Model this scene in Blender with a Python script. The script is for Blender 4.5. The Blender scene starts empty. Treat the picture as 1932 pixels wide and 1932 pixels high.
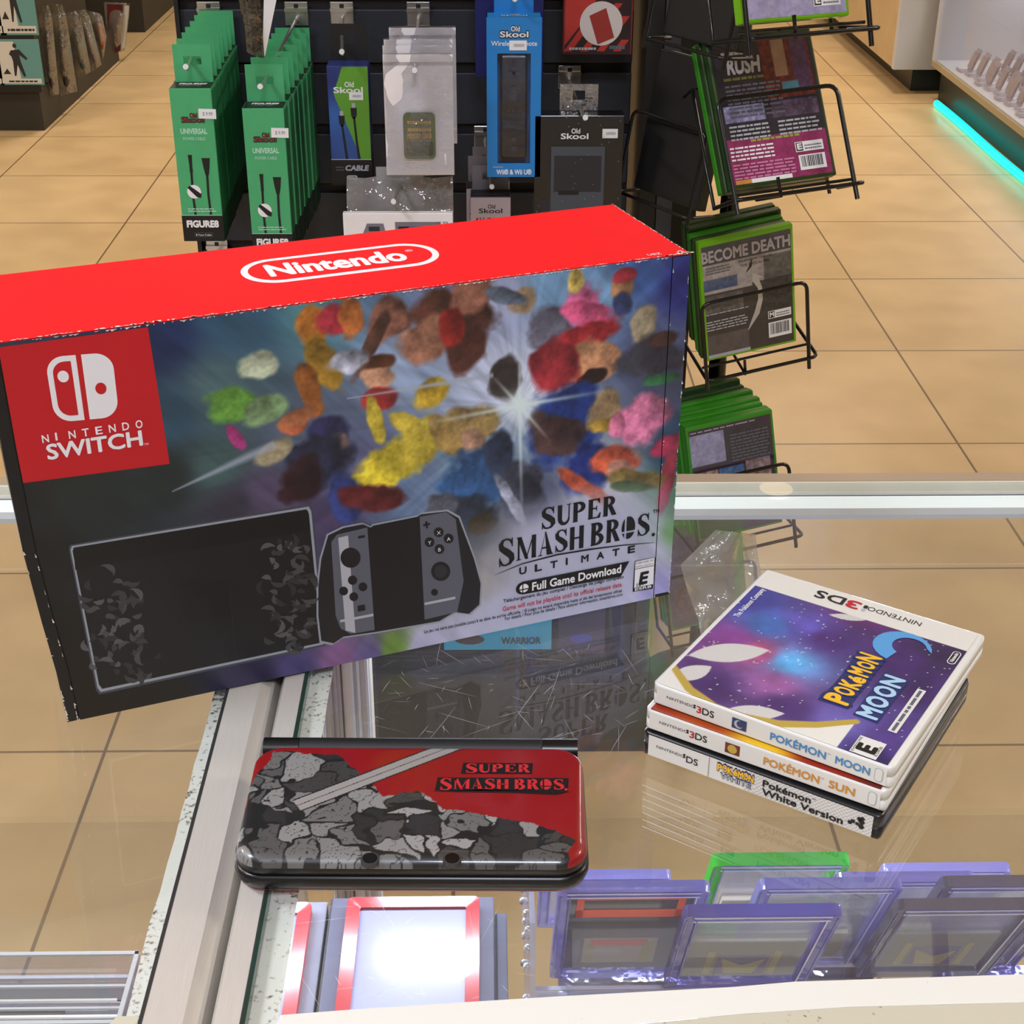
import bpy, bmesh, math, random
import numpy as np
from mathutils import Vector, Matrix
random.seed(7); np.random.seed(7)
SC = bpy.context.scene
COL = SC.collection
PI = math.pi
# ------------------------------------------------------------------ camera, world, exposure
FPX, CAMH, PITCH, YAW, ROLL = 2804.8, 1.54429, .4917, .01847, -.00395
def cam_rows():
    cp, sp, cy, sy = math.cos(PITCH), math.sin(PITCH), math.cos(YAW), math.sin(YAW)
    fwd = np.array([sy*cp, cy*cp, -sp]); right = np.array([cy, -sy, 0.]); down = np.cross(fwd, right)
    c, s = math.cos(ROLL), math.sin(ROLL)
    return np.array([c*right + s*down, -s*right + c*down, fwd])
CR = cam_rows(); CC = np.array([0, 0, CAMH])
cd = bpy.data.cameras.new('camera'); cam = bpy.data.objects.new('camera', cd); COL.objects.link(cam)
cd.sensor_width = 36; cd.sensor_height = 36; cd.lens = 36*FPX/1932; cd.clip_start = .02; cd.clip_end = 60
mw = Matrix.Identity(4)
for i in range(3):
    mw[i][0], mw[i][1], mw[i][2] = CR[0][i], -CR[1][i], -CR[2][i]
mw.translation = CC; cam.matrix_world = mw; SC.camera = cam
W = bpy.data.worlds.new('world'); SC.world = W; W.use_nodes = True
W.node_tree.nodes['Background'].inputs[0].default_value = (.9, .93, 1, 1)
W.node_tree.nodes['Background'].inputs[1].default_value = .15
SC.view_settings.view_transform = 'Standard'; SC.view_settings.look = 'None'
SC.view_settings.gamma = 1; SC.view_settings.use_curve_mapping = False
SC.view_settings.exposure = 0.0
SC.cycles.max_bounces = 10; SC.cycles.transparent_max_bounces = 40; SC.cycles.use_denoising = True
SC.cycles.sample_clamp_indirect = 4
WARM = (1, .90, .78); COOL = (.80, .86, 1)
def area(name, loc, size, power, color, rot=(0, 0, 0), size_y=None, shape=None):
    l = bpy.data.lights.new(name, 'AREA'); l.energy = power; l.color = color; l.size = size
    l.shape = shape or ('RECTANGLE' if size_y else 'SQUARE')
    if size_y: l.size_y = size_y
    o = bpy.data.objects.new(name, l); o.location = loc; o.rotation_euler = rot; COL.objects.link(o)
    return o
CEIL = 2.9
P_PANEL = 45     # each added ceiling panel
P_SIDE = 34  # added panel that brightens the hanging goods
P_STAFF = 46     # the added cooler panel over the staff side
P_LED = 4.4      # strip inside the counter

# pixel helpers: a point of the photograph on a real plane of the place
def ray(u, v): return np.array([(u-966)/FPX, (v-966)/FPX, 1]) @ CR
def P(u, v, x=None, y=None, z=None):
    d = ray(u, v)
    s = (x-CC[0])/d[0] if x is not None else (y-CC[1])/d[1] if y is not None else (z-CC[2])/d[2]
    return Vector(CC + s*d)

# ------------------------------------------------------------------ materials
def lin(c):
    return tuple(((x/255)/12.92 if x/255 <= .04045 else ((x/255+.055)/1.055)**2.4) for x in c)
MATS = {}
def mat(name, rgb, rough=.5, metal=0, noise=0, scale=30, coat=0, spec=.5, bump=0, emit=0, stretch=None):
    if name in MATS: return MATS[name]
    m = bpy.data.materials.new(name); m.use_nodes = True; nt = m.node_tree; b = nt.nodes['Principled BSDF']
    c = lin(rgb)
    b.inputs['Base Color'].default_value = (*c, 1); b.inputs['Roughness'].default_value = rough
    b.inputs['Metallic'].default_value = metal; b.inputs['Coat Weight'].default_value = coat
    b.inputs['Coat Roughness'].default_value = .08; b.inputs['Specular IOR Level'].default_value = spec
    if emit:
        b.inputs['Emission Color'].default_value = (*c, 1); b.inputs['Emission Strength'].default_value = emit
    if noise or bump:
        tc = nt.nodes.new('ShaderNodeTexCoord'); mp = nt.nodes.new('ShaderNodeMapping'); n = nt.nodes.new('ShaderNodeTexNoise')
        nt.links.new(tc.outputs['Object'], mp.inputs[0]); nt.links.new(mp.outputs[0], n.inputs['Vector'])
        if stretch: mp.inputs['Scale'].default_value = stretch
        n.inputs['Scale'].default_value = scale; n.inputs['Detail'].default_value = 5
        if noise:
            r = nt.nodes.new('ShaderNodeValToRGB'); nt.links.new(n.outputs['Fac'], r.inputs[0])
            r.color_ramp.elements[0].position = .3; r.color_ramp.elements[1].position = .7
            r.color_ramp.elements[0].color = (*[x*(1-noise) for x in c], 1)
            r.color_ramp.elements[1].color = (*[min(1, x*(1+noise)) for x in c], 1)
            nt.links.new(r.outputs[0], b.inputs['Base Color'])
        if bump:
            bm_ = nt.nodes.new('ShaderNodeBump'); bm_.inputs['Strength'].default_value = bump; bm_.inputs['Distance'].default_value = .002
            nt.links.new(n.outputs['Fac'], bm_.inputs['Height']); nt.links.new(bm_.outputs[0], b.inputs['Normal'])
    MATS[name] = m; return m
def canvas_mat(name, rough=.4, metal=0, coat=0, spec=.5):
    if name in MATS: return MATS[name]
    m = mat(name, (255, 255, 255), rough, metal, coat=coat, spec=spec); nt = m.node_tree
    a = nt.nodes.new('ShaderNodeAttribute'); a.attribute_name = 'Col'
    nt.links.new(a.outputs['Color'], nt.nodes['Principled BSDF'].inputs['Base Color']); return m
def clear_mat(name, tint, gloss=.1, rough=.03, haze=0, haze_rgb=(255, 255, 255), wrinkle=0, gmul=6):
    """thin clear sheet: sees through, reflects by angle, optional milky share"""
    if name in MATS: return MATS[name]
    m = bpy.data.materials.new(name); m.use_nodes = True; nt = m.node_tree; nt.nodes.clear()
    out = nt.nodes.new('ShaderNodeOutputMaterial'); t = nt.nodes.new('ShaderNodeBsdfTransparent')
    g = nt.nodes.new('ShaderNodeBsdfGlossy'); mx = nt.nodes.new('ShaderNodeMixShader'); fr = nt.nodes.new('ShaderNodeLayerWeight')
    t.inputs[0].default_value = (*lin(tint), 1); g.inputs['Roughness'].default_value = rough
    mr = nt.nodes.new('ShaderNodeMapRange'); fr.inputs['Blend'].default_value = .25
    nt.links.new(fr.outputs['Fresnel'], mr.inputs[0]); mr.inputs['From Max'].default_value = 1
    mr.inputs['To Min'].default_value = gloss*.5; mr.inputs['To Max'].default_value = min(1, gloss*gmul)
    nt.links.new(mr.outputs[0], mx.inputs[0]); nt.links.new(t.outputs[0], mx.inputs[1]); nt.links.new(g.outputs[0], mx.inputs[2])
    last = mx
    if haze:
        d = nt.nodes.new('ShaderNodeBsdfDiffuse'); d.inputs[0].default_value = (*lin(haze_rgb), 1)
        m2 = nt.nodes.new('ShaderNodeMixShader'); m2.inputs[0].default_value = haze
        nt.links.new(mx.outputs[0], m2.inputs[1]); nt.links.new(d.outputs[0], m2.inputs[2]); last = m2
    if wrinkle:
        n = nt.nodes.new('ShaderNodeTexNoise'); n.inputs['Scale'].default_value = 18; n.inputs['Detail'].default_value = 4
        tc = nt.nodes.new('ShaderNodeTexCoord'); nt.links.new(tc.outputs['Object'], n.inputs['Vector'])
        b = nt.nodes.new('ShaderNodeBump'); b.inputs['Strength'].default_value = wrinkle; b.inputs['Distance'].default_value = .02
        nt.links.new(n.outputs['Fac'], b.inputs['Height']); nt.links.new(b.outputs[0], g.inputs['Normal'])
    nt.links.new(last.outputs[0], out.inputs[0]); MATS[name] = m; return m
def speckle_mat(name, rgb, dirt, amount=.55, scale=90, rough=.6):
    if name in MATS: return MATS[name]
    m = mat(name, rgb, rough); nt = m.node_tree; b = nt.nodes['Principled BSDF']
    tc = nt.nodes.new('ShaderNodeTexCoord'); n1 = nt.nodes.new('ShaderNodeTexNoise'); n2 = nt.nodes.new('ShaderNodeTexNoise')
    n1.inputs['Scale'].default_value = scale*7; n1.inputs['Detail'].default_value = 6; n2.inputs['Scale'].default_value = scale/5
    mu = nt.nodes.new('ShaderNodeMath'); mu.operation = 'MULTIPLY'
    for n in (n1, n2): nt.links.new(tc.outputs['Object'], n.inputs['Vector'])
    nt.links.new(n1.outputs['Fac'], mu.inputs[0]); nt.links.new(n2.outputs['Fac'], mu.inputs[1])
    r = nt.nodes.new('ShaderNodeValToRGB'); nt.links.new(mu.outputs[0], r.inputs[0])
    r.color_ramp.elements[0].position = amount*.58; r.color_ramp.elements[0].color = (*lin(rgb), 1)
    r.color_ramp.elements[1].position = amount*.58+.07; r.color_ramp.elements[1].color = (*lin(dirt), 1)
    nt.links.new(r.outputs[0], b.inputs['Base Color']); return m

BLACK = mat('black print', (14, 14, 16), .45)
WHITE = mat('white print', (238, 238, 240), .45)

# ------------------------------------------------------------------ mesh builder
class MB:
    def __init__(s): s.v = []; s.f = []; s.m = []; s.sm = []; s.c = {}; s.mats = []
    def mi(s, m):
        if m not in s.mats: s.mats.append(m)
        return s.mats.index(m)
    def add(s, verts, faces, m, M=None, smooth=False, cols=None):
        o = len(s.v); i = s.mi(m)
        if M is not None: verts = [M @ Vector(v) for v in verts]
        s.v.extend(tuple(v) for v in verts)
        if cols is not None:
            for k, c in enumerate(cols): s.c[o+k] = c
        for f in faces: s.f.append(tuple(o+k for k in f)); s.m.append(i); s.sm.append(smooth)
        return s
    def box(s, x0, x1, y0, y1, z0, z1, m, M=None, bev=0):
        if bev:
            b = bmesh.new(); bmesh.ops.create_cube(b, size=1)
            for v in b.verts: v.co = ((x0+x1)/2+v.co.x*(x1-x0), (y0+y1)/2+v.co.y*(y1-y0), (z0+z1)/2+v.co.z*(z1-z0))
            bmesh.ops.bevel(b, geom=b.edges[:], offset=bev, segments=2, affect='EDGES', profile=.5)
            b.verts.index_update()
            s.add([tuple(v.co) for v in b.verts], [[v.index for v in f.verts] for f in b.faces], m, M); b.free(); return s
        v = [(x, y, z) for z in (z0, z1) for y in (y0, y1) for x in (x0, x1)]
        return s.add(v, [(0, 2, 3, 1), (4, 5, 7, 6), (0, 1, 5, 4), (2, 6, 7, 3), (0, 4, 6, 2), (1, 3, 7, 5)], m, M)
    def prism(s, pts, z0, z1, m, M=None, msides=None):
        n = len(pts)
        s.add([(x, y, z1) for x, y in pts], [tuple(range(n))], m, M)
        s.add([(x, y, z0) for x, y in pts], [tuple(range(n-1, -1, -1))], m, M)
        s.add([(x, y, z) for z in (z0, z1) for x, y in pts], [(i, (i+1) % n, n+(i+1) % n, n+i) for i in range(n)], msides or m, M)
        return s
    def poly(s, pts, m, M=None, z=0):
        return s.add([(p[0], p[1], z) for p in pts], [tuple(range(len(pts)))], m, M)
    def loft(s, rings, m, M=None, smooth=True, caps=True, closed=True):
        n = len(rings[0]); v = [p for r in rings for p in r]; f = []
        for k in range(len(rings)-1):
            for i in range(n if closed else n-1):
                j = (i+1) % n; f.append((k*n+i, k*n+j, (k+1)*n+j, (k+1)*n+i))
        s.add(v, f, m, M, smooth)
        if caps:
            s.add(rings[0], [tuple(range(n-1, -1, -1))], m, M); s.add(rings[-1], [tuple(range(n))], m, M)
        return s
    def tube(s, path, r, m, n=8, M=None, closed=False):
        path = [Vector(p) for p in path]; rings = []
        for i, p in enumerate(path):
            a = path[i-1] if (i or closed) else p; b = path[(i+1) % len(path)] if (i < len(path)-1 or closed) else p
            t = (b-a).normalized(); u = t.orthogonal().normalized()
            if rings:
                u = (pu - t*pu.dot(t)); u = u.normalized() if u.length > 1e-6 else t.orthogonal().normalized()
            pu = u; w = t.cross(u)
            rings.append([p + r*(math.cos(2*PI*k/n)*u + math.sin(2*PI*k/n)*w) for k in range(n)])
        if closed: rings.append(rings[0])
        return s.loft(rings, m, M, True, not closed)
    def disc(s, cx, cy, rx, m, M=None, z=0, ry=None, n=24):
        ry = ry or rx
        return s.poly([(cx+rx*math.cos(2*PI*k/n), cy+ry*math.sin(2*PI*k/n)) for k in range(n)], m, M, z)
    def cyl(s, cx, cy, z0, z1, r, m, M=None, n=20, r1=None):
        r1 = r if r1 is None else r1
        return s.loft([[(cx+q*math.cos(2*PI*k/n), cy+q*math.sin(2*PI*k/n), z) for k in range(n)] for q, z in ((r, z0), (r1, z1))], m, M)
    def stroke(s, pts, ws, m, M=None, z=0):
        pts = [Vector(p) for p in pts]; L = []; R = []
        for i, p in enumerate(pts):
            t = (pts[min(i+1, len(pts)-1)] - pts[max(i-1, 0)]).normalized(); nn = Vector((-t.y, t.x)); w = ws[i] if hasattr(ws, '__len__') else ws
            L.append(p+nn*w/2); R.append(p-nn*w/2)
        n = len(pts)
        return s.add([(p.x, p.y, z) for p in L+R], [(n+i, n+i+1, i+1, i) for i in range(n-1)], m, M)
    def text(s, txt, x, y, w, h, m, M=None, z=0, bold=0, shear=0, align='l'):
        v, f = glyphs(txt, 0)
        if bold:                                            # heavier strokes: the letters laid again, a hair to each side
            st = [(0, 0)]+[(math.cos(PI*k/4)*bold*.9, math.sin(PI*k/4)*bold*.9) for k in range(8)]; n0 = len(v)
            v, f = [(p[0]+dx, p[1]+dy) for dx, dy in st for p in v], [tuple(i+n0*k for i in q) for k in range(9) for q in f]
        xs = [p[0] for p in v]; x0, x1 = min(xs), max(xs); sy = h/CAPH
        sx = (w/(x1-x0)) if w else sy
        wid = (x1-x0)*sx; ox = x-(wid/2 if align == 'c' else 0)
        nb = len(v)//9 if bold else len(v)
        return s.add([(ox+(p[0]-x0)*sx+shear*p[1]*sy, y+p[1]*sy, z+(i//nb)*1e-5) for i, p in enumerate(v)], f, m, M)
    def grid(s, fn, x0, x1, y0, y1, nx, ny, m, M=None, z=0):
        X, Y = np.meshgrid(np.linspace(x0, x1, nx), np.linspace(y0, y1, ny))
        C = np.clip(fn(X, Y), 0, 255)/255; C = np.where(C <= .04045, C/12.92, ((C+.055)/1.055)**2.4)
        v = np.stack([X, Y, np.full_like(X, z)], -1).reshape(-1, 3).tolist(); C = C.reshape(-1, 3).tolist()
        f = [(j*nx+i, j*nx+i+1, (j+1)*nx+i+1, (j+1)*nx+i) for j in range(ny-1) for i in range(nx-1)]
        return s.add(v, f, m, M, cols=[(*c, 1) for c in C])
    def build(s, name, parent=None, M=None):
        me = bpy.data.meshes.new(name); me.from_pydata(s.v, [], s.f)
        for m in s.mats: me.materials.append(m)
        me.polygons.foreach_set('material_index', s.m); me.polygons.foreach_set('use_smooth', s.sm)
        if s.c:
            a = me.color_attributes.new('Col', 'FLOAT_COLOR', 'POINT'); arr = np.ones((len(s.v), 4), np.float32)
            k = np.fromiter(s.c.keys(), int); arr[k] = np.array(list(s.c.values()), np.float32); a.data.foreach_set('color', arr.ravel())
        me.update(); o = bpy.data.objects.new(name, me); COL.objects.link(o)
        if M is not None: o.matrix_world = M
        if parent: o.parent = parent
        return o
_G = {}
def glyphs(txt, bold=0):
    if (txt, bold) in _G: return _G[(txt, bold)]
    c = bpy.data.curves.new('t', 'FONT'); c.body = txt; c.offset = bold; c.resolution_u = 3; c.fill_mode = 'FRONT'
    o = bpy.data.objects.new('t', c); COL.objects.link(o); bpy.context.view_layer.update()
    e = o.evaluated_get(bpy.context.evaluated_depsgraph_get()); me = e.to_mesh()
    r = ([(v.co.x, v.co.y) for v in me.vertices], [tuple(p.vertices) for p in me.polygons])
    e.to_mesh_clear(); bpy.data.objects.remove(o); bpy.data.curves.remove(c)
    _G[(txt, bold)] = r; return r
CAPH = max(p[1] for p in glyphs('H')[0])
def rrect(x0, x1, y0, y1, r, n=5):
    out = []
    for cx, cy, a in ((x1-r, y1-r, 0), (x0+r, y1-r, 90), (x0+r, y0+r, 180), (x1-r, y0+r, 270)):
        out += [(cx+r*math.cos(math.radians(a+90*k/n)), cy+r*math.sin(math.radians(a+90*k/n))) for k in range(n+1)]
    return out
def fillet(path, r, n=5):
    path = [Vector(p) for p in path]; out = [path[0]]
    for a, b, c in zip(path, path[1:], path[2:]):
        d1 = (a-b); d2 = (c-b); q = min(r, d1.length*.45, d2.length*.45); p1 = b+d1.normalized()*q; p2 = b+d2.normalized()*q
        out += [((1-t)**2*p1+2*t*(1-t)*b+t*t*p2) for t in [k/n for k in range(n+1)]]
    return out+[path[-1]]
def FRONT(x=0, y=0, z=0): return Matrix(((1, 0, 0, x), (0, 0, -1, y), (0, 1, 0, z), (0, 0, 0, 1)))
def frame(o, ex, ey):
    o, ex, ey = Vector(o), Vector(ex).normalized(), Vector(ey); ey = (ey-ex*ey.dot(ex)).normalized(); n = ex.cross(ey)
    return Matrix(((ex.x, ey.x, n.x, o.x), (ex.y, ey.y, n.y, o.y), (ex.z, ey.z, n.z, o.z), (0, 0, 0, 1)))
class Face:
    """a flat face of the place; q(u, v): where the photograph's pixel lies on it, in metres"""
    def __init__(s, M): s.M = M; s.I = M.inverted()
    def q(s, u, v):
        o = s.I @ Vector(CC); d = s.I.to_3x3() @ Vector(ray(u, v)); k = -o.z/d.z
        return (o.x+k*d.x, o.y+k*d.y)

def tag(o, label, cat, group=None, kind=None):
    o['label'] = label; o['category'] = cat
    if group: o['group'] = group
    if kind: o['kind'] = kind
    return o
ROOT = {}
def thing(name, label, cat, M=None, group=None):
    o = bpy.data.objects.new(name, None); COL.objects.link(o); o.empty_display_size = .05
    M = M if M is not None else Matrix.Identity(4)
    o.matrix_world = M; ROOT[o] = M
    return tag(o, label, cat, group)
def part(mb, name, parent, label=None, world=False):
    o = mb.build(name, parent)
    if world: o.matrix_parent_inverse = ROOT[parent].inverted()
    if label: o['label'] = label
    return o
def struct(mb, name):
    o = mb.build(name); o['kind'] = 'structure'; return o
def copy_tree(o, parent=None):
    c = o.copy(); COL.objects.link(c)
    if parent: c.parent = parent
    for ch in list(o.children): copy_tree(ch, c)
    return c
def T(x, y, z, rz=0): return Matrix.Translation((x, y, z)) @ Matrix.Rotation(rz, 4, 'Z')

# smooth noise for the printed pictures
def vnoise(X, Y, seed=0):
    rs = np.random.RandomState(seed); tab = rs.rand(64, 64)
    xi = np.floor(X).astype(int); yi = np.floor(Y).astype(int); fx = X-xi; fy = Y-yi; fx = fx*fx*(3-2*fx); fy = fy*fy*(3-2*fy)
    g = lambda a, b: tab[a % 64, b % 64]
    return (g(xi, yi)*(1-fx)+g(xi+1, yi)*fx)*(1-fy)+(g(xi, yi+1)*(1-fx)+g(xi+1, yi+1)*fx)*fy
def fbm(X, Y, seed=0): return (vnoise(X, Y, seed)+.5*vnoise(X*2.1, Y*2.1, seed+1)+.25*vnoise(X*4.3, Y*4.3, seed+2))/1.75
def idw(X, Y, pts, power=3.0):
    num = np.zeros(X.shape+(3,)); den = np.zeros(X.shape)
    for x, y, c in pts:
        w = 1/(((X-x)**2+(Y-y)**2)+1e-6)**(power/2); num += w[..., None]*np.array(c); den += w
    return num/den[..., None]
def blob(C, X, Y, cx, cy, rx, ry, rgb, ang=0, soft=.25, seed=0, warp=.35, k=60):
    a = math.radians(ang); dx, dy = X-cx, Y-cy; u = (dx*math.cos(a)+dy*math.sin(a))/rx; v = (-dx*math.sin(a)+dy*math.cos(a))/ry
    d = np.sqrt(u*u+v*v)+warp*(fbm(X*k+seed, Y*k-seed, seed)-.5)*2
    al = np.clip((1-d)/soft+.5, 0, 1)[..., None]; sh = (.50+.72*fbm(X*k*1.5, Y*k*1.5, seed+9)+.30*fbm(X*k*6, Y*k*6, seed+5)+.16*np.clip(-u-v, -1, 1))[..., None]
    return C*(1-al)+np.array(rgb)*sh*al
def voronoi(X, Y, n, seed, x0, x1, y0, y1):
    rs = np.random.RandomState(seed); px = rs.uniform(x0, x1, n); py = rs.uniform(y0, y1, n)
    X = X+.004*(vnoise(X*180, Y*180, seed)-.5)*2; Y = Y+.004*(vnoise(X*180+9, Y*180, seed+3)-.5)*2
    d = np.sqrt((X[..., None]-px)**2+(Y[..., None]-py)**2); o = np.argsort(d, -1)[..., :2]
    d1 = np.take_along_axis(d, o[..., :1], -1)[..., 0]; d2 = np.take_along_axis(d, o[..., 1:2], -1)[..., 0]
    return o[..., 0], d2-d1

# ------------------------------------------------------------------ the room
def floor_mat():
    m = mat('floor tile', (205, 178, 134), .34, spec=.45); nt = m.node_tree; b = nt.nodes['Principled BSDF']; L = nt.links.new
    g = nt.nodes.new('ShaderNodeNewGeometry'); mp = nt.nodes.new('ShaderNodeMapping'); mp.inputs['Location'].default_value = (1.243, -3.2225, 0)
    br = nt.nodes.new('ShaderNodeTexBrick'); br.offset = 0; br.squash = 1
    L(g.outputs['Position'], mp.inputs[0]); L(mp.outputs[0], br.inputs['Vector'])
    for k, v in (('Scale', 1), ('Mortar Size', .0032), ('Mortar Smooth', .2), ('Brick Width', .5945), ('Row Height', .5945), ('Bias', 0)): br.inputs[k].default_value = v
    br.inputs['Color1'].default_value = (*lin((208, 178, 132)), 1); br.inputs['Color2'].default_value = (*lin((200, 170, 124)), 1); br.inputs['Mortar'].default_value = (*lin((116, 92, 66)), 1)
    n = nt.nodes.new('ShaderNodeTexNoise'); n.inputs['Scale'].default_value = 5; n.inputs['Detail'].default_value = 8; L(g.outputs['Position'], n.inputs['Vector'])
    r = nt.nodes.new('ShaderNodeValToRGB'); L(n.outputs['Fac'], r.inputs[0]); r.color_ramp.elements[0].position = .35; r.color_ramp.elements[0].color = (.87, .86, .84, 1); r.color_ramp.elements[1].position = .65; r.color_ramp.elements[1].color = (1, 1, 1, 1)
    mx = nt.nodes.new('ShaderNodeMix'); mx.data_type = 'RGBA'; mx.blend_type = 'MULTIPLY'; mx.inputs[0].default_value = 1
    L(br.outputs['Color'], mx.inputs[6]); L(r.outputs[0], mx.inputs[7]); L(mx.outputs[2], b.inputs['Base Color'])
    r2 = nt.nodes.new('ShaderNodeMapRange'); L(n.outputs['Fac'], r2.inputs[0]); r2.inputs['To Min'].default_value = .26; r2.inputs['To Max'].default_value = .46; L(r2.outputs[0], b.inputs['Roughness'])
    return m
PLASTER = mat('plaster wall', (196, 186, 170), .8, noise=.05, scale=6)
CEILM = mat('ceiling paint', (205, 196, 182), .85, noise=.04, scale=4)
struct(MB().box(-6, 6, -3, 13, -.1, 0, floor_mat()), 'floor')
struct(MB().box(-6, 6, -3, 13, CEIL, CEIL+.1, CEILM), 'ceiling')
struct(MB().box(-6, 6, 13, 13.1, 0, CEIL, PLASTER), 'wall_back')
struct(MB().box(-6, 6, -3.1, -3, 0, CEIL, PLASTER), 'wall_near')
struct(MB().box(-6.1, -6, -3, 13, 0, CEIL, PLASTER), 'wall_left')
struct(MB().box(6, 6.1, -3, 13, 0, CEIL, PLASTER), 'wall_right')
# ceiling lights: recessed lamps (only their mirror images show, in the counter glass) and added panels that light the shop from further off
LENS = mat('lamp lens', (255, 214, 150), .4, emit=9)
TRIM = mat('lamp trim', (230, 226, 218), .4, noise=.02)
for k, (x, y) in enumerate([(.953, 4.35), (-.081, 2.26)]):
    t = thing('recessed_lamp', ['round warm ceiling lamp mirrored in the far edge of the counter glass', 'round warm ceiling lamp mirrored in the red edged card case'][k], 'ceiling lamp', T(x, y, CEIL), 'recessed ceiling lamps')
    m = MB(); n = 28
    rg = [[(r*math.cos(2*PI*i/n), r*math.sin(2*PI*i/n), z) for i in range(n)] for r, z in ((.056, -.001), (.070, -.001), (.070, -.005), (.056, -.006), (.056, -.001))]
    m.loft(rg, TRIM, caps=False); part(m, 'trim_ring', t)
    part(MB().cyl(0, 0, -.004, -.002, .055, LENS), 'lens', t)
PANELM = mat('added panel diffuser', (255, 240, 220), .5, emit=3); PANELC = mat('cool added panel diffuser', (236, 242, 255), .5, emit=3)
for k, (x, y) in enumerate([(-2.7, 1.5), (-2.7, 4.4), (2.9, 1.5), (2.9, 4.4), (-1.1, 6.9), (1.5, 6.9), (.2, 9.6), (.1, -1.0), (-1.4, .35)]):
    t = thing('added_ceiling_panel', 'added square ceiling light panel outside the picture, lighting the shop', 'ceiling light', T(x, y, CEIL), 'added ceiling panels'); cool = y < 1
    m = MB(); w = .32
    for q in ((-w, w, -w, -w+.02), (-w, w, w-.02, w), (-w, -w+.02, -w, w), (w-.02, w, -w, w)): m.box(*q, -.016, -.001, TRIM)
    part(m, 'frame', t); part(MB().box(-w+.02, w-.02, -w+.02, w-.02, -.008, -.001, PANELC if cool else PANELM), 'diffuser', t)
    area('added_panel_light', (x, y, CEIL-.02), .56, (P_STAFF if y < 0 else P_SIDE) if cool else P_PANEL, COOL if cool else WARM)

# ------------------------------------------------------------------ the two glass display counters
ZC = 1.0965
ALU = mat('brushed aluminium', (206, 200, 190), .42, .25, noise=.05, scale=60, stretch=(60, 1, 1))
ALU2 = mat('aluminium in the channel', (150, 150, 156), .35, .6, noise=.05, scale=50)
ALUF = mat('aluminium far rail', (190, 172, 150), .4, .45, noise=.05, scale=60, stretch=(1, 60, 1))
TAPE = speckle_mat('dirty white tape', (230, 230, 220), (96, 80, 58), .455, 60)
TAPE_FAR = mat('cream tape', (220, 214, 196), .5, noise=.04, scale=40)
TAPE_N = speckle_mat('near white tape', (224, 222, 212), (150, 140, 120), .64, 50)
TAPE_B = speckle_mat('yellowed tape', (196, 190, 168), (120, 105, 80), .62, 60)
GEDGE = mat('green glass edge', (34, 58, 48), .15)
GAP = mat('dark gap', (40, 38, 36), .7)
LEDM = mat('led diffuser', (226, 236, 240), .5, emit=.45)
SHADE = mat('white rail shade tone', (190, 196, 206), .5, noise=.03)  # grey tone stands in for shade on the rail's inner side
GLASS = clear_mat('counter glass', (253, 254, 253), .05, .01, gmul=3.2, haze=.02, haze_rgb=(225, 220, 215))
GLASSV = clear_mat('front glass', (253, 254, 254), .04, .01)
SCRATCH = mat('scratch', (200, 205, 210), .6)
PANEL = mat('counter base laminate', (190, 186, 180), .5, noise=.04)
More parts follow.
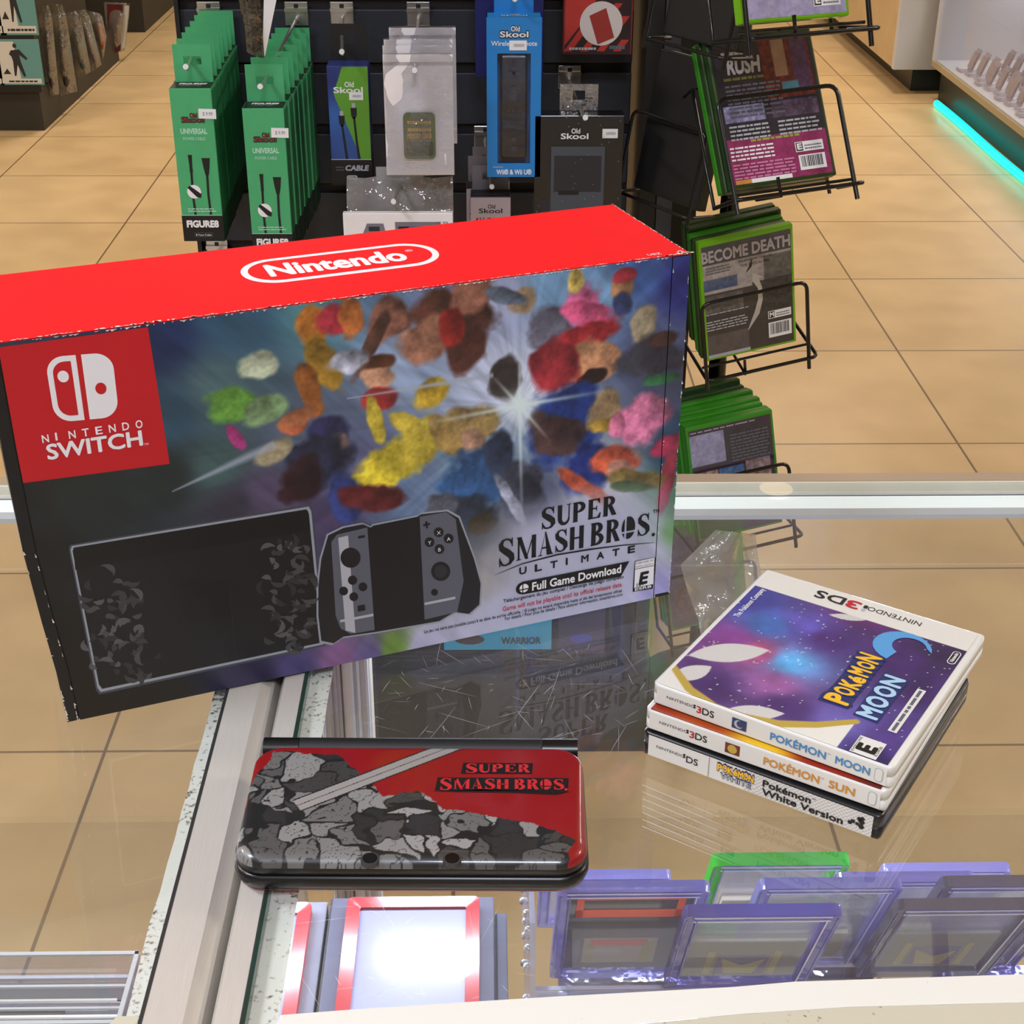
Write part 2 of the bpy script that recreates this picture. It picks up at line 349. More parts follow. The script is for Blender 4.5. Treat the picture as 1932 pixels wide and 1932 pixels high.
def counter(name, label, x0, x1, left):
    t = thing(name, label, 'display counter', T((x0+x1)/2, .645, 0))
    gx0, gx1 = (x0, -.136) if left else (-.096, x1)
    m = MB(); m.box(gx0, gx1, .408, .8755, ZC-.006, ZC, GLASS)
    e = gx1 if left else gx0
    m.box(e-.0008, e+.0008, .408, .8755, ZC-.0062, ZC+.0002, GAP if left else GEDGE)
    if not left:                                            # fine scratches worn into the top
        F = Face(frame((0, 0, ZC+.0002), (1, 0, 0), (0, 1, 0))); rs = random.Random(3)
        for i in range(132):
            u, v = (rs.uniform(705, 1230), rs.uniform(1215, 1400)) if i < 95 else (rs.uniform(560, 1000), rs.uniform(1700, 1900))
            a = rs.uniform(0, PI); ln = rs.uniform(10, 45) if rs.random() < .8 else rs.uniform(60, 150)
            p = [F.q(u+ln*math.cos(a)*q+6*rs.uniform(-1, 1)*q*q, v+.6*ln*math.sin(a)*q) for q in (-.5, -.2, .1, .5)]
            w = rs.uniform(.00008, .0003); w *= .62; m.stroke(p, [w*.3, w, w, w*.3], SCRATCH, T(0, 0, ZC+.0002))
        for k in range(7):
            p = [F.q(u, 1480+k*13+(u-1210)*.42) for u in (1212, 1270, 1330, 1390)]
            m.stroke(p, [.0003, .0003, .0002, .00005], SCRATCH, T(0, 0, ZC+.0002))
    part(m, 'glass_top', t, world=True)
    # rail towards the neighbour: lies in the joint between the two counters
    m = MB()
    if left:
        pr = [(-.1353, ZC-.04), (-.1353, ZC), (-.1195, ZC), (-.1135, ZC-.006), (-.1095, ZC-.03), (-.1095, ZC-.04)]
    else:
        pr = [(-.1092, ZC-.05), (-.1092, ZC-.004), (-.1075, ZC-.0005), (-.0975, ZC-.0005), (-.0975, ZC-.05)]
    m.loft([[(x, y, z) for x, z in pr] for y in (.40, .876)], ALU, smooth=False); part(m, 'side_rail', t, world=True)
    m = MB()
    a, b = (-.1445, -.1365) if left else (-.0952, -.084)
    n = 26; rs = random.Random(5+left); edge = [(a if left else b)+rs.uniform(-.0006, .0006) for _ in range(n+1)]
    ys = [.41+(.87-.41)*i/n for i in range(n+1)]; fx = b if left else a
    m.loft([[(edge[i], ys[i], z), (fx, ys[i], z)] for z in (0,) for i in []] or [[(edge[i], ys[i], ZC-.0066), (fx, ys[i], ZC-.0066)] for i in range(n+1)], TAPE, smooth=False, caps=False, closed=False)
    part(m, 'side_tape', t, world=True)
    # far rail
    fx0, fx1 = (x0, -.1095) if left else (-.1092, x1); lx0, lx1 = (x0, -.128) if left else (-.1092, x1)
    m = MB(); zt = ZC-.0066; Yv = lambda v, z=zt: P(1500, v, z=z).y
    m.box(fx0, fx1, Yv(908, ZC), .8895, ZC-.014, ZC, ALUF, bev=.0006); m.box(fx0, fx1, .8757, Yv(908, ZC), ZC-.012, ZC-.0004, TAPE_FAR); m.box(fx0, fx1, Yv(915.5), .8756, ZC-.012, zt-.0003, GAP)
    for v1, v0, mm in ((930.5, 915.5, TAPE_FAR), (934.5, 930.5, SHADE), (936.5, 934.5, GAP), (972, 959.5, SHADE)): m.box(fx0, fx1, Yv(v1), Yv(v0), zt-.003, zt, mm)
    part(m, 'far_rail', t, world=True)
    part(MB().box(fx0+.001, fx1-.001, Yv(959.4), Yv(936.6), zt-.0028, zt, LEDM), 'led_strip', t, 'bright white light strip', world=True)
    part(MB().box(lx0, lx1, .864, .870, .30, ZC-.0105, GLASSV), 'front_glass', t, world=True)
    part(MB().box(lx0, lx1, .41, .888, 0, .30, PANEL, bev=.003), 'base', t, world=True)
    part(MB().box(lx0+.004, lx1-.02, .44, .844, .840, .846, GLASSV), 'glass_shelf', t, world=True)
    m = MB(); c = lx1-.01 if left else fx0+.005
    if not left:
        q0, q1 = P(612, 1390, y=.858).x, P(708, 1390, y=.858).x; w = (q1-q0)
        m.box(q0, q1, .848, .862, .30, ZC-.045, ALU, bev=.001)
        for k in (.04, .2, .3, .62, .74, .9): m.box(q0+w*k, q0+w*(k+.05), .845, .848, .30, ZC-.045, ALU2 if k in (.3, .2) else SHADE)
        m.box(q0+w*.42, q0+w*.45, .8465, .848, .30, ZC-.045, GAP)
    else: m.box(c-.03, c, .848, .862, .30, ZC-.045, ALU, bev=.001)
    part(m, 'corner_post', t, world=True)
    m = MB()
    ex = x0 if left else x1
    for yy in (.415, .86): m.box(ex-.012, ex+.012, yy-.012, yy+.012, .30, ZC-.03, ALU)
    m.box(ex-.012, ex+.012, .41, .876, ZC-.04, ZC-.007, ALU); part(m, 'end_frame', t, world=True)
    part(MB().box(fx0, fx1, .385, .409, ZC-.04, ZC+.0006, ALU, bev=.001), 'near_rail', t, world=True)
    m = MB()
    if left:
        m.poly([(-.152, .408), (-.137, .408), (-.137, .4205), (-.1455, .4205)], TAPE_B, z=ZC+.0004)
        m.poly([(x0, .408), (-.152, .408), (-.152, .4145), (x0, .4145)], TAPE_B, z=ZC+.0004)
    else:
        up = [(529, 1915), (700, 1902), (905, 1889), (1050, 1880), (1385, 1862), (1500, 1852), (1932, 1838), (2300, 1826)]
        lo = [(2300, 1880), (1932, 1891), (1600, 1900), (1400, 1913), (1180, 1934), (1000, 1944), (529, 1962)]
        q = lambda u, v: (lambda p: (p.x, max(p.y, .409)))(P(u, v, z=ZC+.0004))
        top = [q(*p) for p in up]; bot = [q(*p) for p in lo]
        m.poly(top+bot, TAPE_N, z=ZC+.0004)
        m.poly(bot[::-1]+[(bot[0][0], .409), (bot[-1][0], .409)][::1], TAPE_B, z=ZC+.0003)
    part(m, 'near_tape', t, 'worn tape strip along the near edge', world=True)
    area('counter_led', ((fx0+fx1)/2, .846, ZC-.034), fx1-fx0-.05, P_LED*(fx1-fx0), COOL, size_y=.012, rot=(math.radians(-35), 0, 0))
    return t
counter('display_counter', 'glass display counter on the left of the joint, empty but for clear risers', -1.3, -.1095, True)
counter('display_counter', 'glass display counter on the right of the joint, full of clear cased cards', -.1092, 1.3, False)
# ------------------------------------------------------------------ serif letters for the fighting-game title
def serif(mb, ch, x, y, w, h, m, M, z, fat=.32):
    """one roman capital, thick stems, thin hairlines; returns nothing"""
    t = fat*w if ch not in 'M' else .22*w; a = .07*h; X = lambda u: x+u*w; Y = lambda v: y+v*h
    R = lambda u0, u1, v0, v1: mb.poly([(X(u0), Y(v0)), (X(u1), Y(v0)), (X(u1), Y(v1)), (X(u0), Y(v1))], m, M, z)
    T_ = t/w; q = a/h
    def sf(u, v, half=.17): R(u-half, u+half, v, v+q*.55) if v < .5 else R(u-half, u+half, v-q*.55, v)
    def bowl(cy, ry, u0, rx, thick=T_):
        n = 14; p = []; ws = []
        for k in range(n+1):
            g = PI/2-PI*k/n; p.append((X(u0+(rx-thick/2)*math.cos(g)), Y(cy+(ry-q/2)*math.sin(g)))); ws.append(a+(t-a)*max(0, math.cos(g))**1.2)
        mb.stroke(p, ws, m, M, z)
    if ch in 'HUM':
        for u in ((.17, .83) if ch != 'M' else (.1, .86)):
            th = T_ if not (ch == 'U' and u > .5) and not (ch == 'M' and u < .5) else q*1.3
            if ch == 'U': R(u-th/2, u+th/2, .3, 1); sf(u, 1)
            else: R(u-th/2, u+th/2, 0, 1); sf(u, 0, .16 if ch == 'H' else .12); sf(u, 1, .16 if ch == 'H' else .1)
        if ch == 'H': R(.17, .83, .46, .46+q)
        if ch == 'U':
            p = []; ws = []
            for k in range(13):
                g = PI+PI*k/12; p.append((X(.5+.33*math.cos(g)), Y(.33+.30*math.sin(g)))); ws.append(t*(1-k/12)+a*1.2*(k/12))
            mb.stroke(p, ws, m, M, z)
        if ch == 'M':
            mb.poly([(X(.02), Y(1)), (X(.02+T_), Y(1)), (X(.48+T_/2), Y(.0)), (X(.48-T_/4), Y(0))], m, M, z)
            mb.poly([(X(.86), Y(1)), (X(.80), Y(1)), (X(.47), Y(.08)), (X(.5), Y(0))], m, M, z)
    elif ch in 'PBRE':
        R(.2-T_/2, .2+T_/2, 0, 1); R(.0, .36, 0, q*.6); R(.0, .3, 1-q*.6, 1)
        if ch == 'P': bowl(.735, .265, .3, .62); R(.2, .33, 1-q, 1); R(.2, .33, .47, .47+q)
        if ch == 'R':
            bowl(.745, .255, .3, .58); R(.2, .33, 1-q, 1); R(.2, .4, .49, .49+q)
            mb.poly([(X(.36), Y(.5)), (X(.36+T_), Y(.5)), (X(1.02), Y(0)), (X(1.02-T_*1.1), Y(0))], m, M, z)
        if ch == 'B': bowl(.76, .24, .3, .55); bowl(.265, .265, .3, .64); R(.2, .33, 1-q, 1); R(.2, .33, 0, q); R(.2, .34, .5, .5+q*.8)
        if ch == 'E':
            R(.2, .9, 0, q); R(.2, .86, 1-q, 1); R(.2, .66, .48, .48+q)
            mb.poly([(X(.9), Y(0)), (X(.95), Y(.27)), (X(.87), Y(.27)), (X(.7), Y(q))], m, M, z)
            mb.poly([(X(.86), Y(1)), (X(.88), Y(.76)), (X(.81), Y(.76)), (X(.66), Y(1-q))], m, M, z)
            R(.6, .67, .38, .64)
    elif ch == 'A':
        mb.poly([(X(.46), Y(1.03)), (X(.54), Y(1.03)), (X(1.0), Y(0)), (X(1.0-T_*1.25), Y(0))], m, M, z)
        mb.poly([(X(.5), Y(1.0)), (X(.46), Y(.93)), (X(.1), Y(0)), (X(.17), Y(0))], m, M, z)
        R(.25, .75, .3, .3+q); R(-.02, .28, 0, q*.6); R(.66, 1.06, 0, q*.6)
    elif ch == 'S':
        p = [(.84, .78), (.72, .92), (.52, .965), (.32, .93), (.2, .8), (.24, .66), (.42, .565), (.6, .47), (.78, .36), (.82, .22), (.7, .085), (.48, .035), (.28, .07), (.14, .24)]
        f = [.35, .4, .3, .45, .8, 1.0, 1.15, 1.2, 1.15, .95, .5, .3, .4, .35]
        mb.stroke([(X(a_), Y(b_)) for a_, b_ in p], [t*k for k in f], m, M, z)
        R(.80, .87, .68, .99); R(.1, .17, .02, .33)
    elif ch == 'O':                                         # the ball of the title: a disc cut by a cross
        n = 24
        def sec(u0, u1, v0, v1):
            pts = [(.5+.5*math.cos(2*PI*k/n), .5+.5*math.sin(2*PI*k/n)) for k in range(n)]
            pts = [(min(max(a_, u0), u1), min(max(b_, v0), v1)) for a_, b_ in pts]
            mb.poly([(X(a_), Y(b_)) for a_, b_ in pts], m, M, z)
        sec(0, .22, .36, 1); sec(0, .22, 0, .27); sec(.36, 1, .36, 1); sec(.36, 1, 0, .27)
def serif_line(mb, txt, x, y, w, h, m, M, z, big=1.0, widths=dict(M=1.25, I=.5)):
    tot = sum((widths.get(c, .9)*(big if i == 0 else 1)) for i, c in enumerate(txt) if c != ' ')+.35*txt.count(' ')+.1*(len(txt)-1)
    u = w/tot; cx = x
    for i, c in enumerate(txt):
        if c == ' ': cx += .35*u; continue
        k = big if i == 0 else 1; cw = widths.get(c, .9)*u*k
        serif(mb, c, cx, y-(h*(k-1)*.7), cw, h*k, m, M, z); cx += cw+.1*u
def dense(mb, lines, x, y, w, lh, m, M, z, seed=0):
    """a block of small grey print read as lines"""
    rs = random.Random(seed)
    for i in range(lines):
        xx = x
        while xx < x+w*.93:
            l = rs.uniform(.06, .2)*w; l = min(l, x+w-xx)
            mb.poly([(xx, y-i*lh), (xx+l, y-i*lh), (xx+l, y-i*lh+lh*.45), (xx, y-i*lh+lh*.45)], m, M, z); xx += l+.025*w

# ------------------------------------------------------------------ the big carton
BXW, BXH, BXD, BXR = .3383, .2043, .0929, .3627
MBOX = T(.1046-BXW*math.cos(BXR), .7323-BXW*math.sin(BXR), ZC+.0010, BXR)
RED = mat('red carton', (240, 18, 28), .6, noise=.06, scale=22, spec=.15)
RED2 = mat('red print', (196, 20, 32), .5, noise=.03, scale=30)
DARKC = mat('black carton', (16, 17, 20), .45, noise=.1, scale=40)
CARTONART = canvas_mat('carton picture', .42, coat=.1)
WEAR = mat('bare card', (226, 218, 208), .8, noise=.1, scale=200)
GREYP = mat('grey print', (92, 95, 106), .5); LGREY = mat('light grey print', (176, 178, 186), .5); DGREY = mat('dark grey print', (40, 42, 48), .5)
REDT = mat('red lettering', (190, 40, 50), .5)
box = thing('console_carton', 'large red and black game console carton with worn edges across the counter joint', 'box', MBOX)
FF = Face(MBOX @ FRONT()); TF = Face(MBOX @ T(0, 0, BXH))
BULGE = [(0, 0), (.03, .0012), (.06, .004), (.1, .007), (.15, .0082), (BXH, .0086)]   # the worn left end bows outwards
def bulge(z): return float(np.interp(z, [b[0] for b in BULGE], [b[1] for b in BULGE]))
def bow(mb, i0=0):
    for i in range(i0, len(mb.v)):
        x, y, z = mb.v[i]
        if x < .12: mb.v[i] = (x-bulge(z)*min(1, (.12-x)/.10), y, z)
    return mb
def slab_x(mb, x0, x1, y0, y1, m_):
    zs = [b[0] for b in BULGE[:-1]]+[BXH-.0006]
    return mb.loft([[(x0, y0, z), (x1, y0, z), (x1, y1, z), (x0, y1, z)] for z in zs], m_, smooth=False)
part(bow(slab_x(MB(), 0, BXW, .0014, BXD, DARKC)), 'carton_body', box)
m = MB(); m.box(-.0086, BXW, .0006, BXD, BXH-.0006, BXH, RED)
MT = T(0, 0, BXH)
qa, qb = TF.q(454, 516), TF.q(827, 476); yc = (qa[1]+qb[1])/2; hh = (TF.q(640, 471)[1]-TF.q(640, 517)[1])/2
m.prism(rrect(qa[0], qb[0], yc-hh, yc+hh, hh*.99, 10), 0, .00012, WHITE, MT)
m.prism(rrect(qa[0]+.0035, qb[0]-.0035, yc-hh+.0035, yc+hh-.0035, (hh-.0035)*.99, 10), .00012, .0002, RED, MT)
m.text('Nintendo', qa[0]+.0125, yc-hh*.46, qb[0]-qa[0]-.030, hh*.92, WHITE, MT, .0003, bold=.045)
m.text('®', qb[0]-.0155, yc+hh*.2, .004, .003, WHITE, MT, .0003)
m.text('UBZ', BXW-.022, .004, .0075, .0026, WHITE, MT, .0002, bold=0)
rs = random.Random(11)
for k in range(260):
    x = rs.uniform(-.008, BXW); w = rs.uniform(.0004, .0034); d = rs.uniform(.0002, .0011)*(1.6 if x < .1 or x > BXW-.02 else 1)
    m.poly([(x, .0006), (x+w, .0006), (x+w*rs.uniform(.5, 1), .0006+d), (x+w*rs.uniform(0, .4), .0006+d*rs.uniform(.6, 1))], WEAR, MT, .0001)
for k in range(70):
    y = rs.uniform(0, BXD); d = rs.uniform(.0003, .0012); x = BXW
    m.poly([(x, y), (x, y+rs.uniform(.001, .004)), (x-d, y+.0015)][::1], WEAR, MT, .0001)
for k in range(16):
    x = BXW-rs.uniform(0, .006); y = rs.uniform(0, .005); m.disc(x, y, rs.uniform(.0004, .0012), WEAR, MT, .00012, n=7)
part(m, 'red_top', box, 'red top with the white maker logo')
# front picture: an abstract painted burst (streaks and colour patches)
def art_front():
    px = [(320,640,(24,44,86)),(450,600,(44,80,104)),(600,570,(74,124,134)),(330,780,(44,76,98)),(420,730,(78,108,116)),(330,900,(26,36,36)),(60,960,(18,24,25)),(200,940,(22,32,30)),(420,880,(60,86,86)),
     (500,930,(84,74,100)),(560,830,(84,100,122)),(450,950,(52,50,64)),(700,560,(90,122,154)),(850,560,(104,110,150)),(940,580,(156,166,198)),(940,700,(190,200,226)),(990,720,(205,215,235)),(770,690,(140,160,190)),(760,930,(104,128,164)),
     (680,900,(100,100,140)),(900,900,(130,168,194)),(1050,540,(112,152,188)),(1150,560,(110,150,185)),(1200,520,(60,90,150)),(1230,640,(76,86,124)),(1290,540,(36,40,110)),(1280,700,(60,64,84)),(1290,850,(26,56,84)),(1280,950,(64,116,76)),(1268,1000,(90,150,70)),(1230,1000,(150,176,164)),
     (1230,1040,(188,190,214)),(1100,1150,(184,188,214)),(950,1150,(180,184,210)),(1030,1020,(198,202,224)),(1180,1010,(196,200,220)),(1130,930,(190,190,200)),(900,1200,(172,176,202)),(800,1215,(160,160,190)),(740,1222,(104,140,60)),(700,1232,(92,84,134)),(640,1245,(120,84,130)),(560,1262,(62,56,100)),(480,1278,(34,30,60)),(300,1312,(12,14,18)),(150,1345,(8,8,10)),
     (100,1200,(8,9,11)),(110,1050,(12,16,17)),(1225,1108,(150,140,216)),(1180,1120,(186,188,216)),(620,975,(70,62,92)),(640,880,(80,90,120)),(1010,950,(90,100,130)),(930,1060,(110,112,104)),(910,1010,(60,66,70)),(920,1100,(130,125,105))]
    pts = [(*FF.q(u, v), c) for u, v, c in px]; cx, cy = FF.q(980, 765)
    S = lambda w: w/3250.
    bl = [(440,765,36,32,(96,150,60),0),(505,775,34,26,(120,150,105),20),(488,690,30,22,(165,175,150),0),(450,822,9,26,(150,50,110),25),(550,800,22,20,(170,90,60),0),
     (588,618,30,34,(176,110,46),0),(637,600,34,26,(150,44,58),0),(662,600,20,36,(170,100,50),0),(612,690,22,54,(150,116,40),24),(585,735,18,48,(140,84,40),10),(560,790,30,16,(150,92,60),20),
     (735,602,38,36,(126,84,70),0),(858,588,72,34,(76,46,38),-12),(812,640,46,36,(146,102,82),0),(890,555,38,32,(140,94,78),0),(880,655,36,44,(78,44,38),0),(850,620,24,30,(132,36,34),0),(700,650,12,60,(90,60,50),-30),
     (712,702,28,26,(190,144,114),0),(712,682,30,14,(78,46,32),0),(712,752,28,20,(150,44,44),0),(656,680,34,20,(160,164,180),15),
     (735,880,62,42,(202,184,52),20),(800,830,40,46,(176,158,54),-30),(708,790,12,40,(200,180,60),12),(770,800,30,14,(190,170,60),-35),(812,742,30,24,(188,156,44),20),
     (625,815,34,30,(48,50,96),0),(638,840,18,26,(176,140,114),0),(600,870,56,44,(36,42,66),0),(650,940,28,54,(46,62,120),10),(570,910,36,46,(46,26,32),0),(705,940,54,26,(92,34,36),-20),(520,850,30,18,(150,140,110),30),
     (880,800,56,36,(164,138,84),10),(884,836,28,26,(170,132,108),0),(840,820,18,40,(150,124,70),35),(905,900,66,54,(44,82,128),-20),(945,860,30,44,(40,52,74),0),(870,970,58,40,(46,56,72),0),(910,985,30,20,(58,50,36),0),(830,955,26,24,(92,96,110),0),(952,715,26,40,(52,46,44),-20),
     (1035,622,38,46,(96,96,112),0),(1116,626,62,26,(152,38,44),12),(1118,684,56,36,(182,132,96),0),(1120,712,34,14,(40,26,22),15),(1046,690,40,54,(134,38,46),20),(1070,800,76,72,(34,58,128),0),(1110,880,50,50,(34,52,120),0),(1050,818,52,36,(72,52,48),-30),(1142,772,36,36,(146,122,88),0),(1150,800,34,16,(160,130,50),0),
     (1100,572,36,34,(196,96,140),15),(1086,532,16,22,(206,180,96),0),(1108,590,50,20,(190,80,120),-12),(1176,538,20,30,(150,110,80),0),(1176,520,20,12,(130,40,50),0),(1176,572,18,22,(50,60,100),0),(985,565,26,24,(136,116,92),0),(955,560,36,12,(80,90,104),-20),
     (1212,612,26,34,(140,130,106),0),(1226,676,58,36,(52,52,62),-8),(1245,716,32,12,(42,96,60),0),(1250,640,30,14,(60,40,36),0),
     (1214,792,48,46,(206,118,152),0),(1262,838,34,20,(150,44,74),20),(1166,800,16,22,(196,110,140),0),
     (1162,868,46,30,(196,90,60),-8),(1166,884,26,22,(196,140,120),0),(1104,920,14,58,(186,84,56),50),(1260,900,14,70,(150,50,66),-10),(1196,906,62,22,(120,104,54),-12),(1190,918,50,12,(60,84,44),-12),
     (985,930,42,58,(62,66,82),25),(1000,925,20,34,(40,44,58),25),(965,945,10,60,(150,156,176),28)]
    bl = [(*FF.q(u, v), S(a), S(b), c, g) for u, v, a, b, c, g in bl]
    fx0, fy0 = FF.q(640, 750)
    def fn(X, Y):
        C = idw(X, Y, pts, 3.4)
        ang = np.arctan2(Y-cy, X-cx); r = np.hypot(X-cx, Y-cy)
        st = fbm(ang*14, r*9, 3); st2 = fbm((X*.75+Y*.66)*260, (X*.66-Y*.75)*22, 8)
        C = C*(.72+.36*st+.28*st2)[..., None]
        for i, b in enumerate(bl): C = blob(C, X, Y, b[0], b[1], b[2], b[3], b[4], b[5], .3, i, .42, 95)
        for q0, q1, wd, a in ((FF.q(340, 925), FF.q(520, 838), .0026, .75), (FF.q(655, 752), FF.q(930, 708), .0018, .8)):
            dx, dy = q1[0]-q0[0], q1[1]-q0[1]; L = math.hypot(dx, dy); t = ((X-q0[0])*dx+(Y-q0[1])*dy)/L/L; d = np.abs((X-q0[0])*dy-(Y-q0[1])*dx)/L
            k = (np.clip(1.2-d/(wd*np.clip(t*1.2+.15, .1, 1)), 0, 1)*(t > 0)*(t < 1)*a)[..., None]; C = C*(1-k)+np.array((168, 178, 194))*k
        for (u, v), wd, ln in (((1160, 735), .0012, .055), ((800, 800), .0012, .055), ((1040, 835), .0009, .03), ((920, 700), .0009, .026), ((980, 640), .0009, .035), ((985, 990), .001, .075)):
            q1 = FF.q(u, v); dx, dy = q1[0]-cx, q1[1]-cy; L = math.hypot(dx, dy); t = ((X-cx)*dx+(Y-cy)*dy)/L; d = np.abs((X-cx)*dy-(Y-cy)*dx)/L
            k = (np.exp(-(d/wd)**2)*np.clip(1-t/ln, 0, 1)*(t > 0))[..., None]; C = C*(1-k)+np.array((220, 240, 236))*k
        k = np.exp(-(np.hypot(X-cx, Y-cy)/.0075)**2)[..., None]; C = C*(1-k)+np.array((226, 244, 244))*k
        for (u, v, rx, ry) in ((1090, 1010, .052, .022), (1050, 1130, .062, .028)):
            c0 = FF.q(u, v); k = np.clip(1.5-np.hypot((X-c0[0])/rx, (Y-c0[1]+.16*(X-c0[0])*0)/ry), 0, 1)
            k = (k*.92)[..., None]; C = C*(1-k)+np.array((184, 187, 212))*k
        return C
    return fn
m = MB(); MF = FRONT(); fn = art_front(); seam0, seam1 = .0062, BXW-.0105
m.grid(fn, seam0, seam1, 0, BXH-.0002, 560, 340, CARTONART, MF, .0)
slab_x(m, seam0, seam1, .0002, .0014, DARKC); bow(m)
Q = lambda L: [FF.q(u, v) for u, v in L]
Z3 = lambda L: [FF.q(60+x*.4658, 900+y*.4658) for x, y in L]
ra, rb = FF.q(0, 655)[1], FF.q(52, 910)[1]; lx = [(seam0-bulge(ra+(rb-ra)*k/8)*1.0, ra+(rb-ra)*k/8) for k in range(9)]
m.poly(lx+[FF.q(320, 875), FF.q(279, 617)], RED2, MF, .0001)
# the two halves of the console emblem
def emb(a, b):                                              # unit square -> px quad of the emblem
    tl, tr, bl_, br_ = (84, 674), (211, 664), (104, 797), (225, 786)
    return FF.q(*[(tl[i]*(1-a)+tr[i]*a)*(1-b)+(bl_[i]*(1-a)+br_[i]*a)*b for i in (0, 1)])
def half(x0, x1, y0, y1, r, side):
    p = []
    cs = (((x0+r, y0+r*.95), 180, 270), ((x0+r, y1-r*.95), 90, 180)) if side < 0 else (((x1-r, y0+r*.95), 270, 360), ((x1-r, y1-r*.95), 0, 90))
    arc = lambda c, a0, a1: [(c[0]+r*math.cos(math.radians(a0+(a1-a0)*k/8)), c[1]+r*.95*math.sin(math.radians(a0+(a1-a0)*k/8))) for k in range(9)]
    if side < 0: p = arc(*cs[0])+[(x1, y0), (x1, y1)]+arc(*cs[1])
    else: p = [(x0, y0)]+arc(*cs[0])+arc(*cs[1])+[(x0, y1)]
    return [emb(a, b) for a, b in p]
m.poly(half(0, .46, 0, 1, .27, -1), WHITE, MF, .0002); m.poly(half(.085, .375, .085, .915, .19, -1), RED2, MF, .0003)
m.poly(half(.54, 1, 0, 1, .27, 1), WHITE, MF, .0002)
m.poly([emb(.23+.085*math.cos(k*PI/10), .31+.09*math.sin(k*PI/10)) for k in range(20)], WHITE, MF, .0004)
m.poly([emb(.77+.085*math.cos(k*PI/10), .54+.09*math.sin(k*PI/10)) for k in range(20)], RED2, MF, .0004)
def put(txt, A, B, hpx, mm, bold=0, z=.0004, serf=False, shear=0):
    a, b = FF.q(*A), FF.q(*B); h = FF.q(A[0]-hpx*.18, A[1]-hpx)[1]-a[1]
    y = (a[1]+b[1])/2
    if serf: serif_line(m, txt, a[0], y, b[0]-a[0], h, mm, MF, z, serf)
    else: m.text(txt, a[0], y, b[0]-a[0], h, mm, MF, z, bold, shear)
for i, c in enumerate('NINTENDO'):
    A = (80+25.2*i, 835-3.9*i); put(c, A, (A[0]+(3.5 if c == 'I' else 13), A[1]-2), 14, WHITE, .02)
put('SWITCH', (90, 867), (270, 838), 27, WHITE, .03); put('TM', (272, 840), (280, 839), 4, WHITE)
put('SUPER', (1019, 996), (1162, 971), 36, BLACK, serf=1.12); put('SMASH BROS', (938, 1062), (1228, 1010), 42, BLACK, serf=1.22)
m.disc(*FF.q(1232, 1008), .0011, BLACK, MF, .0004); put('TM', (1231, 968), (1243, 966), 6, BLACK, .02)
sw = Q([(933, 1084), (985, 1063), (1050, 1046), (1111, 1036), (1175, 1028), (1233, 1023)]); m.stroke(sw, [.00015, .0007, .0010, .0010, .0007, .0002], BLACK, MF, .0004)
for i, c in enumerate('ULTIMATE'):
    u = 979+29.2*i; v = 1083-5.7*i; put(c, (u, v), (u+(4 if c == 'I' else 14), v-2), 12, BLACK, .035)
a, b, c, d, e = Q([(985, 1097), (1187, 1058), (1171, 1087), (985, 1121), (974, 1110)]); m.poly([a, e, d, c, b], BLACK, MF, .0004)
m.disc(*FF.q(985, 1109), .0038, BLACK, MF, .0004); m.disc(*FF.q(988, 1109), .0027, WHITE, MF, .0005)
c0 = FF.q(988, 1109); m.poly([(c0[0]-.003, c0[1]-.0010), (c0[0]+.003, c0[1]-.0010), (c0[0]+.003, c0[1]-.0003), (c0[0]-.003, c0[1]-.0003)], BLACK, MF, .0006)
m.poly([(c0[0]-.0010, c0[1]-.003), (c0[0]-.0004, c0[1]-.003), (c0[0]-.0004, c0[1]+.003), (c0[0]-.0010, c0[1]+.003)], BLACK, MF, .0006)
put('Full Game Download', (1003, 1112), (1171, 1080), 14, WHITE, .03, .0006)
put('Téléchargement du jeu complet / Descarga de juego completo', (949, 1137), (1176, 1090), 6, BLACK, .012)
put('Game will not be playable until its official release date.', (948, 1152), (1174, 1106), 8, REDT, .012)
put("Le jeu ne sera pas jouable jusqu'à sa date de sortie officielle. / El juego no estará disponible hasta el día del lanzamiento oficial.", (800, 1195), (1174, 1115), 5.5, BLACK, .008)
put('For details / Pour plus de détails / Para obtener información. smashbros.com', (952, 1170), (1174, 1123), 5.5, BLACK, .008)
a, b, c, d = Q([(1197, 1058), (1237, 1051), (1231, 1110), (1193, 1116)]); m.poly([d, c, b, a], BLACK, MF, .0004)
mid = lambda p, q_, t: (p[0]+(q_[0]-p[0])*t, p[1]+(q_[1]-p[1])*t)
w0 = b[0]-a[0]; h0 = a[1]-d[1]; m.poly([(a[0]+.0004, a[1]-.0052), (a[0]+w0-.0009, a[1]-.0052), (a[0]+w0-.0009, a[1]-.0004), (a[0]+.0004, a[1]-.0004)], WHITE, MF, .0005)
m.poly([(a[0]+.0004, d[1]+.0024), (a[0]+w0-.0009, d[1]+.0024), (a[0]+w0-.0009, a[1]-.0056), (a[0]+.0004, a[1]-.0056)], WHITE, MF, .0005)
m.text('EVERYONE 10+', a[0]+.0009, a[1]-.0024, w0-.0024, .0014, BLACK, MF, .0006); m.text('ENFANTS et ADULTES 10+', a[0]+.0009, a[1]-.0046, w0-.0024, .0011, BLACK, MF, .0006)
m.text('E', a[0]+.0030, d[1]+.0042, .0056, .0074, BLACK, MF, .0006, .05, .12); m.text('10+', a[0]+.0018, d[1]+.0028, .005, .0024, BLACK, MF, .0007, .02); m.text('ESRB', a[0]+.0009, d[1]+.0005, w0-.0028, .0016, WHITE, MF, .0006, .02)
